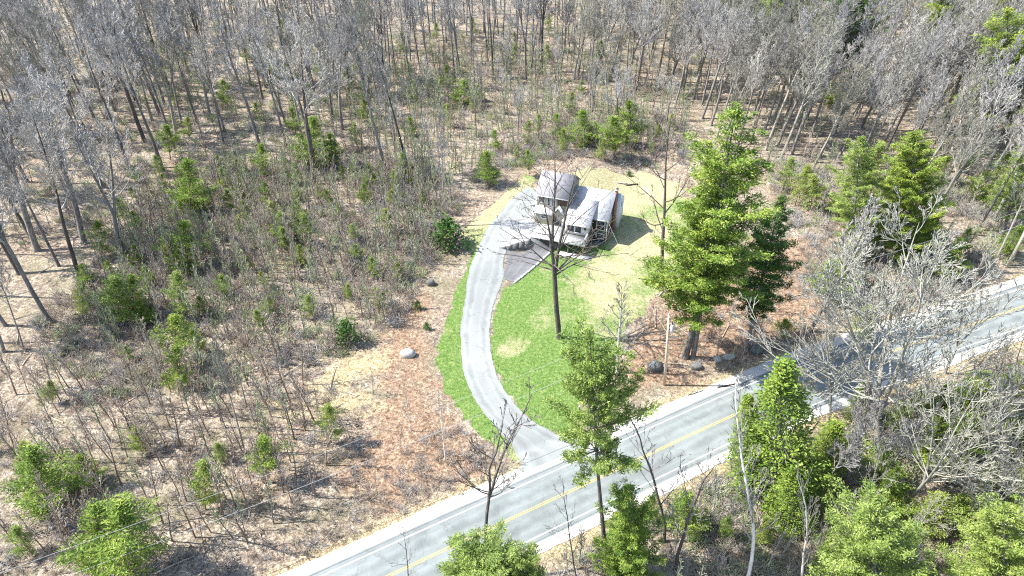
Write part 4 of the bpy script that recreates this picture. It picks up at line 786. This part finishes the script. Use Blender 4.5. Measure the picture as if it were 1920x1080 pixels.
HZ = [('topL', [(-60, 2), (500, 2), (500, 300), (330, 330), (0, 430), (-250, 520)], 9.4, 'ggpd', 0.0), ('topC', [(500, 2), (1050, 2), (1050, 150), (780, 175), (560, 290), (500, 300)], 8.6, 'ggpd', 0.0),
      ('midC', [(560, 290), (780, 175), (1050, 150), (1260, 210), (1240, 290), (900, 300), (650, 370)], 12, 'gp', 0.0), ('topR', [(1050, 2), (1950, 2), (2080, 330), (1800, 420), (1560, 330), (1430, 330), (1250, 200), (1050, 150)], 6.6, 'pg', .12),
      ('midR', [(1540, 440), (1800, 420), (2080, 330), (2050, 470), (1850, 530), (1620, 560), (1500, 640), (1440, 620)], 8.5, 'pg', .12), ('left', [(-120, 440), (200, 380), (160, 640), (-150, 700)], 11, 'gd', -.05),
      ('lowR', [(1520, 830), (1760, 740), (2050, 640), (2150, 1150), (1480, 1180), (1500, 960)], 6.4, 'pg', .16)]
cands = []
for zi, (zn, poly, sp, pal, rl_) in enumerate(HZ):
    for (x, y) in scatter(poly, sp, 200 + zi, mr=2.5):
        q_ = proj((x, y, 0))
        if zn == 'midR' and 1540 < q_[0] < 1800 and q_[1] > 455: continue      # open slope in front of the two right pines
        cands.append((x, y, zn, pal, rl_))
allt = []
rr = random.Random(77)
for (x, y, zn, pal, rl_) in cands:
    z = float(ground(x, y)); H = (rr.uniform(22, 31) if zn in ('topL', 'topC', 'left') else rr.uniform(19, 28)) if zn != 'lowR' else rr.uniform(8, 13)
    if zn == 'midC': H = rr.uniform(11, 18)
    pb = proj((x, y, z)); pt = proj((x, y, z + H)); cl = max(0, min(pb[1], 1080) - max(pt[1], 0)) if -60 < pb[0] < 1980 else 0
    allt.append((cl, x, y, z, H, zn, pal, rl_, pb))
allt.sort(key=lambda a: -a[0]); NB = 296 - 26; solo = allt[:NB]; rest = allt[NB:]
print('hardwoods', len(allt), {zn: sum(1 for a in allt if a[5] == zn) for zn, *_ in HZ})
BANDS = {'topL': 'upper left woods', 'topC': 'far woods above driveway', 'midC': 'brush behind house', 'topR': 'dense upper right woods', 'midR': 'slope above far road', 'left': 'left edge clearing', 'lowR': 'woods below right road'}
for zn in BANDS:
    lst = [a for a in solo if a[5] == zn]; spec = []
    for a in lst:
        pk = rr.choice(a[6]); idx = rr.randrange(6); spec.append((pk, idx, {'g': 'grey', 'd': 'dark', 'p': 'pale'}[pk] + ('' if idx in (0, 5) else ' forked' if idx in (2, 3) else ' slender') + ' bare tree'))
    labs = rowlabels([(a[8][0], a[8][1], sp[2]) for a, sp in zip(lst, spec)], BANDS[zn], 60)
    for (cl, x, y, z, H, _, pal, rl_, pb), (pk, idx, _), lb in zip(lst, spec, labs):
        pr, H0 = BP[pk + str(idx)]; place(pr, (x, y, z), H, H0, rr.uniform(0, 6.28), lean_of(0, rr, rl_), label=lb, cat='tree', group='bare trees of the woods', wide=rr.uniform(.8, 1.15))
# unlisted small pines between the trunks
PZ = [([(250, 330), (560, 300), (800, 330), (800, 470), (720, 600), (380, 720), (200, 740), (150, 560)], 7.5, 'small pine', 'thicket left of driveway', 3, 5.5, 0), ([(0, 760), (300, 720), (600, 850), (420, 1060), (-40, 1060)], 13, 'small pine', 'lower left thin woods', 2.5, 5, 0),
      ([(1500, 900), (1760, 760), (2000, 680), (2050, 1120), (1480, 1120)], 4.4, 'light small pine', 'tangle below right road', 5, 9, 1), ([(1180, 960), (1380, 890), (1480, 920), (1450, 1100), (1180, 1100)], 7.5, 'light small pine', 'roadside brush right of bare trunked pine', 3, 5, 1),
      ([(1440, 340), (1980, 330), (1860, 520), (1560, 600), (1470, 500)], 9, 'small pine', 'wooded slope above right road', 5, 10, 1), ([(850, 330), (1050, 230), (1260, 230), (1260, 300), (900, 345)], 8, 'small pine', 'brush behind house', 3.5, 6, 0), ([(300, 60), (1100, 60), (1200, 220), (600, 290), (300, 300)], 17, 'small pine', 'upper woods', 4, 7, 0),
      ([(1300, 0), (1900, 0), (1900, 60), (1500, 110), (1350, 60)], 13, 'tall pine', 'top right woods', 10, 16, 2)]
for pi, (poly, sp, look, where, h0, h1, kind) in enumerate(PZ):
    pts = scatter(poly, sp, 700 + pi, mr=2.5); labs = rowlabels([(*proj((x, y, 0)), look) for x, y in pts], where, 50, 12)
    for (x, y), lb in zip(pts, labs):
        pr, H0 = BP['y%d' % (rr.choice([0, 2, 2, 2, 1]) if kind == 0 else rr.choice([2, 2, 0]) if kind == 1 else rr.choice([0, 1]))]
        place(pr, (x, y, float(ground(x, y))), rr.uniform(h0, h1), H0, rr.uniform(0, 6), lean_of(0, rr), label=lb, cat='young pine', group='young pines in the woods', wide=rr.uniform(.8, 1.15) * (.75 if kind == 2 else 1))
# farther or smaller hardwoods past the count of individuals
def mesh_np(me):
    n = len(me.vertices); V = np.empty(n * 3, np.float32); me.vertices.foreach_get('co', V); m = len(me.polygons); ls = np.empty(m, np.int32); lt = np.empty(m, np.int32); me.polygons.foreach_get('loop_start', ls); me.polygons.foreach_get('loop_total', lt); li = np.empty(len(me.loops), np.int32); me.loops.foreach_get('vertex_index', li)
    q_ = lt == 4; F = li[ls[q_][:, None] + np.arange(4)]; return V.reshape(-1, 3), F
def instanced(name, pts, protos, label, cat):
    """one 'stuff' object: points carrying which plant grows there, how big and how turned; items: (loc, rot, scale, idx)"""
    pc = bpy.data.collections.new(name + '_sources')
    for i, me in enumerate(protos): pc.objects.link(bpy.data.objects.new('%s_source_%03d' % (name, i), me))
    me = bpy.data.meshes.new(name); me.vertices.add(len(pts)); me.vertices.foreach_set('co', np.array([p[0] for p in pts], np.float32).ravel())
    for nm, ty, k in (('rot', 'FLOAT_VECTOR', 1), ('scl', 'FLOAT_VECTOR', 2)):
        me.attributes.new(nm, ty, 'POINT').data.foreach_set('vector', np.array([p[k] for p in pts], np.float32).ravel())
    me.attributes.new('idx', 'INT', 'POINT').data.foreach_set('value', np.array([p[3] for p in pts], np.int32)); me.update()
    o = bpy.data.objects.new(name, me); col.objects.link(o); g = bpy.data.node_groups.new(name, 'GeometryNodeTree')
    g.interface.new_socket('Geometry', in_out='INPUT', socket_type='NodeSocketGeometry'); g.interface.new_socket('Geometry', in_out='OUTPUT', socket_type='NodeSocketGeometry')
    gi = g.nodes.new('NodeGroupInput'); go = g.nodes.new('NodeGroupOutput'); ip = g.nodes.new('GeometryNodeInstanceOnPoints'); ci = g.nodes.new('GeometryNodeCollectionInfo'); ci.inputs[0].default_value = pc; ci.inputs['Separate Children'].default_value = True; ci.inputs['Reset Children'].default_value = True
    ip.inputs['Pick Instance'].default_value = True; L = g.links.new; L(gi.outputs[0], ip.inputs['Points']); L(ci.outputs[0], ip.inputs['Instance'])
    for nm, ty, tgt in (('rot', 'FLOAT_VECTOR', 'Rotation'), ('scl', 'FLOAT_VECTOR', 'Scale'), ('idx', 'INT', 'Instance Index')):
        at_ = g.nodes.new('GeometryNodeInputNamedAttribute'); at_.data_type = ty; at_.inputs[0].default_value = nm
        if nm == 'rot': er = g.nodes.new('FunctionNodeEulerToRotation'); L(at_.outputs[0], er.inputs[0]); L(er.outputs[0], ip.inputs[tgt])
        else: L(at_.outputs[0], ip.inputs[tgt])
    L(ip.outputs[0], go.inputs[0]); md = o.modifiers.new('plants', 'NODES'); md.node_group = g
    return tag(o, label, cat, kind='stuff')
def joined(tm, cm, m1, m2):
    mb = MB()
    for q_, mi in ((tm, 0), (cm, 1)):
        V = np.concatenate(q_.v); mb.add(V, [f - 0 for f in q_.f], mi)
    o = mb.build('plant', [m1, m2], link=False); me = o.data; bpy.data.objects.remove(o); return me
LM = []
for i in range(6): t_, c_ = bare_proto(300 + i, H=20, r=.19, cs=.44, limbs=14, ll=.28, ang=38, dens=.8, rmin=.024, fork=[0, .4, 0][i % 3]); LM.append(joined(t_, c_, *[(MT['bark'], MT['twig']), (MT['palebark'], MT['paletwig'])][i % 2]))
pts = []
for (cl, x, y, z, H, zn, pal, rl_, pb) in rest:
    k = 2 * rr.randrange(3) + (1 if pal[0] == 'p' else 0); pts.append(((x, y, z), (rr.gauss(0, .04), rr.gauss(0, .05) + rl_, rr.uniform(0, 6.28)), (H / 20,) * 3, k))
print('rest', len(rest))
if pts: instanced('far_woods', pts, LM, 'distant bare woods along the top of the photo, grey trunks and twigs', 'woods')

# ---- saplings -----------------------------------------------
SZ = [('thicket', [(360, 330), (560, 300), (800, 300), (860, 400), (830, 470), (780, 520), (720, 640), (560, 680), (380, 720), (240, 740), (150, 560), (230, 420)], 2.1, 'w', 'thin bare sapling in the dense thicket left of the driveway', 4.5, 9, (0, 1, 2, 4, 5, 5, 4)),
      ('low', [(20, 740), (300, 700), (560, 700), (640, 830), (620, 930), (420, 1060), (200, 1090), (-60, 1060)], 2.4, 'w', 'thin brown sapling in the lower left thin woods', 5, 9.5, (0, 1, 2, 3, 5)),
      ('back', [(840, 300), (1060, 250), (1250, 250), (1270, 310), (1080, 312), (900, 350), (850, 360)], 2.5, 'w', 'thin sapling in the brush edge behind the house', 4, 7, (0, 1, 4, 5)),
      ('bed', [(1180, 560), (1240, 530), (1420, 560), (1520, 640), (1400, 690), (1200, 720)], 3.4, 'w', 'thin sapling among fallen leaves beneath the tall pines', 3, 5.5, (2, 3, 4, 5)),
      ('right', [(1420, 300), (1600, 330), (1980, 380), (1840, 530), (1560, 620), (1500, 480), (1440, 380)], 3.4, 'w', 'thin sapling on the wooded slope right of the pines', 4, 8, (0, 4, 5)),
      ('lowr', [(1000, 1080), (1200, 960), (1380, 880), (1560, 830), (1760, 740), (2000, 660), (2050, 1120), (1000, 1150)], 2.7, 'w', 'thin sapling in the tangle below the road', 3, 7.5, (2, 3, 4, 5)),
      ('edge', [(700, 720), (830, 800), (900, 900), (700, 960), (640, 860)], 5.5, 'w', 'thin sapling on the reddish slope above the road', 2.5, 5, (0, 1, 2, 3)),
      ('upr', [(1250, 20), (1950, 20), (2080, 330), (1800, 420), (1430, 330), (1250, 200)], 5.6, 'w', 'x', 5, 10, (0, 4, 5)),
      ('mid', [(560, 290), (640, 130), (1050, 110), (1300, 190), (1270, 300), (1000, 250), (850, 310)], 2.9, 'w', 'x', 4.5, 9, (4, 5, 0, 4)),
      ('up', [(-40, 200), (400, 150), (1000, 60), (1300, 150), (1200, 250), (600, 300), (0, 480)], 5.4, 'w', 'thin sapling among the trunks of the upper woods', 4, 9, (0, 1, 4, 5))]
SK = ['w0', 'w1', 'wp0', 'wp1', 'wg0', 'wg1']; KK = ['w0', 'w1', 'w2', 'w3', 'wp0', 'wg1']; sap = []
for si, (zn, poly, sp, _, lb, h0, h1, pal) in enumerate(SZ):
    for (x, y) in scatter(poly, sp, 400 + si, dens=(lambda a, b: .18 + 2.2 * max(0, float(vnoise(a, b, 7, 5)) * .6 + float(vnoise(a, b, 3, 6)) * .4 - .38)) if zn in ('thicket', 'low', 'up', 'upr', 'mid') else None):
        z = float(ground(x, y)); H = rr.uniform(h0, h1); pb = proj((x, y, z)); pt = proj((x, y, z + H)); cl = (pb[1] - pt[1]) if -30 < pb[0] < 1950 and -10 < pt[1] and pt[1] < 1070 else 0
        sap.append((cl, x, y, z, H, lb, ['w0', 'w1', 'w2', 'w3', 'wg0', 'wg1'][pal[rr.randrange(len(pal))]] if zn != 'lowr' else rr.choice(['wp0', 'wp1', 'wg0', 'w2']), zn))
sap.sort(key=lambda a: -a[0]); print('saplings', len(sap))
SB = {'thicket': 'thicket left of driveway', 'low': 'lower left thin woods', 'back': 'brush behind house', 'bed': 'leaves under tall pines', 'right': 'wooded slope above right road', 'lowr': 'tangle below the road', 'edge': 'red slope above road', 'up': 'upper woods', 'upr': 'upper right woods', 'mid': 'far brush behind house'}
for zn in SB:
    lst = [a for a in sap[:290] if a[7] == zn]; labs = rowlabels([(*proj(a[1:4]), {'w': 'brown', 'wp': 'pale', 'wg': 'greenish'}[a[6][:-1]] + ' sapling') for a in lst], SB[zn], 40, 20)
    for (cl, x, y, z, H, _, k, zn), lb in zip(lst, labs):
        pr, H0 = BP[k]; place(pr, (x, y, z), H, H0, rr.uniform(0, 6.28), (rr.gauss(0, .05), rr.gauss(0, .05), 1), label=lb, cat='sapling', group='thin saplings in the ' + SB[zn], wide=rr.uniform(.9, 1.4), name='sapling')
SM = []
for i in range(6):
    t_, c_ = bare_proto(360 + i, H=7, r=.05, cs=.28, limbs=13, ll=.24, ang=26 + 3 * i, rmin=.018, dens=.6, wob=.03); SM.append(joined(t_, c_, *[(MT['brown'], MT['brush']), (MT['paletwig'], MT['paletwig']), (MT['bark'], MT['greenbrush'])][i % 3]))
pts = []
for (cl, x, y, z, H, lb, k, zn) in sap[290:]:
    i = {'w': 0, 'wp': 1, 'wg': 2}[k[:-1]] + 3 * rr.randrange(2); w_ = rr.uniform(.9, 1.4); pts.append(((x, y, z), (rr.gauss(0, .06), rr.gauss(0, .06), rr.uniform(0, 6.28)), (H / 7 * w_, H / 7 * w_, H / 7), i))
if pts: instanced('sapling_thicket', pts, SM, 'smaller crowded saplings filling the thicket', 'thicket')

# ---- low brush ----------------------------------------------
def bush_np(seed, n=34, h=1.5, sp=.75, r=.026):
    rr_ = np.random.default_rng(seed); mb = MB()
    for i in range(n):
        a = rr_.uniform(0, 2 * PI); b = np.array([rr_.normal(0, sp * .4), rr_.normal(0, sp * .4), 0]); d = unit(np.array([math.cos(a) * .5, math.sin(a) * .5, rr_.uniform(.5, 1.3)])); L = h * rr_.uniform(.5, 1.15); m = b + d * L * .5; d2 = unit(d + rr_.normal(0, .3, 3)); mb.tube([b, m, m + d2 * L * .5], [r, r * .8, r * .5], 3)
        d3 = unit(d + rr_.normal(0, .6, 3)); mb.tube([m, m + d3 * L * .45], [r * .7, r * .5], 3)
    return mb
BN = []
for i in range(9):
    mb = bush_np(i, [34, 26, 40][i // 3]); o = mb.build('bush', [MT['brush'], MT['twig'], MT['greenbrush']][i % 3], link=False); BN.append(o.data); bpy.data.objects.remove(o)
BZ = [([(360, 330), (560, 300), (800, 300), (870, 400), (830, 480), (790, 530), (740, 640), (600, 680), (380, 720), (160, 760), (60, 600), (150, 520), (230, 420)], 1.55, (0, 0, 1, 2), .9, 2.2), ([(-80, 640), (160, 640), (600, 700), (700, 840), (640, 1000), (300, 1120), (-100, 1120)], 2.5, (0, 0, 1), .8, 1.8),
      ([(640, 880), (860, 800), (960, 880), (800, 960), (600, 1050), (420, 1130), (300, 1090), (500, 980)], 1.5, (0, 0, 1), .6, 1.3), ([(850, 330), (1060, 240), (1290, 230), (1290, 320), (1080, 314), (960, 335), (880, 370)], 1.4, (0, 1, 2), .8, 1.8),
      ([(1190, 540), (1500, 440), (1620, 540), (1500, 660), (1280, 720), (1160, 700)], 2.1, (0, 0, 1), .5, 1.2), ([(960, 1120), (1220, 940), (1560, 820), (1760, 730), (2020, 640), (2080, 1140)], 1.4, (0, 1, 2, 2), .9, 2.0),
      ([(1420, 300), (1600, 330), (2000, 340), (1860, 530), (1560, 620), (1480, 440)], 1.5, (0, 1, 2), .8, 2.0), ([(0, 100), (600, 60), (1300, 60), (1300, 230), (700, 290), (0, 480)], 3.0, (0, 1, 2), .8, 2.2)]
items = []
for bi, (poly, sp, pal, h0, h1) in enumerate(BZ):
    for (x, y) in scatter(poly, sp, 600 + bi, dens=lambda a, b: 0.10 + 2.2 * max(0, float(vnoise(a, b, 8, 5)) * .55 + float(vnoise(a, b, 3.2, 7)) * .45 - .36)):
        s_ = rr.uniform(h0, h1) / 1.5; items.append(((x, y, float(ground(x, y)) - .05), (rr.gauss(0, .1), rr.gauss(0, .1), rr.uniform(0, 6.28)), (s_ * 1.2, s_ * 1.2, s_), 3 * rr.randrange(3) + rr.choice(pal)))
print('brush', len(items)); instanced('brush', items, BN, 'tangled bare brush and bramble covering the woodland floor', 'brush')
# fallen limbs on the woodland floor
mb = MB(); 
for (x, y) in scatter([(-80, 1100), (0, 100), (1000, 10), (1900, 60), (1900, 520), (1560, 620), (1260, 700), (1180, 560), (1260, 300), (860, 330), (700, 640), (620, 980), (300, 1130)], 7.0, 900):
    a = rr.uniform(0, PI); L = rr.uniform(1.5, 5); z = float(ground(x, y)) + .08; d = np.array([math.cos(a), math.sin(a), 0]); p = np.array([x, y, z]); mb.tube([p, p + d * L * .5 + [0, 0, .1], p + d * L + [.2, .1, .05]], [.09, .07, .04], 5)
tag(mb.build('deadwood', MT['timber']), 'fallen limbs and deadwood littering the forest floor', 'deadwood', kind='stuff')
print('objects', len(bpy.data.objects))
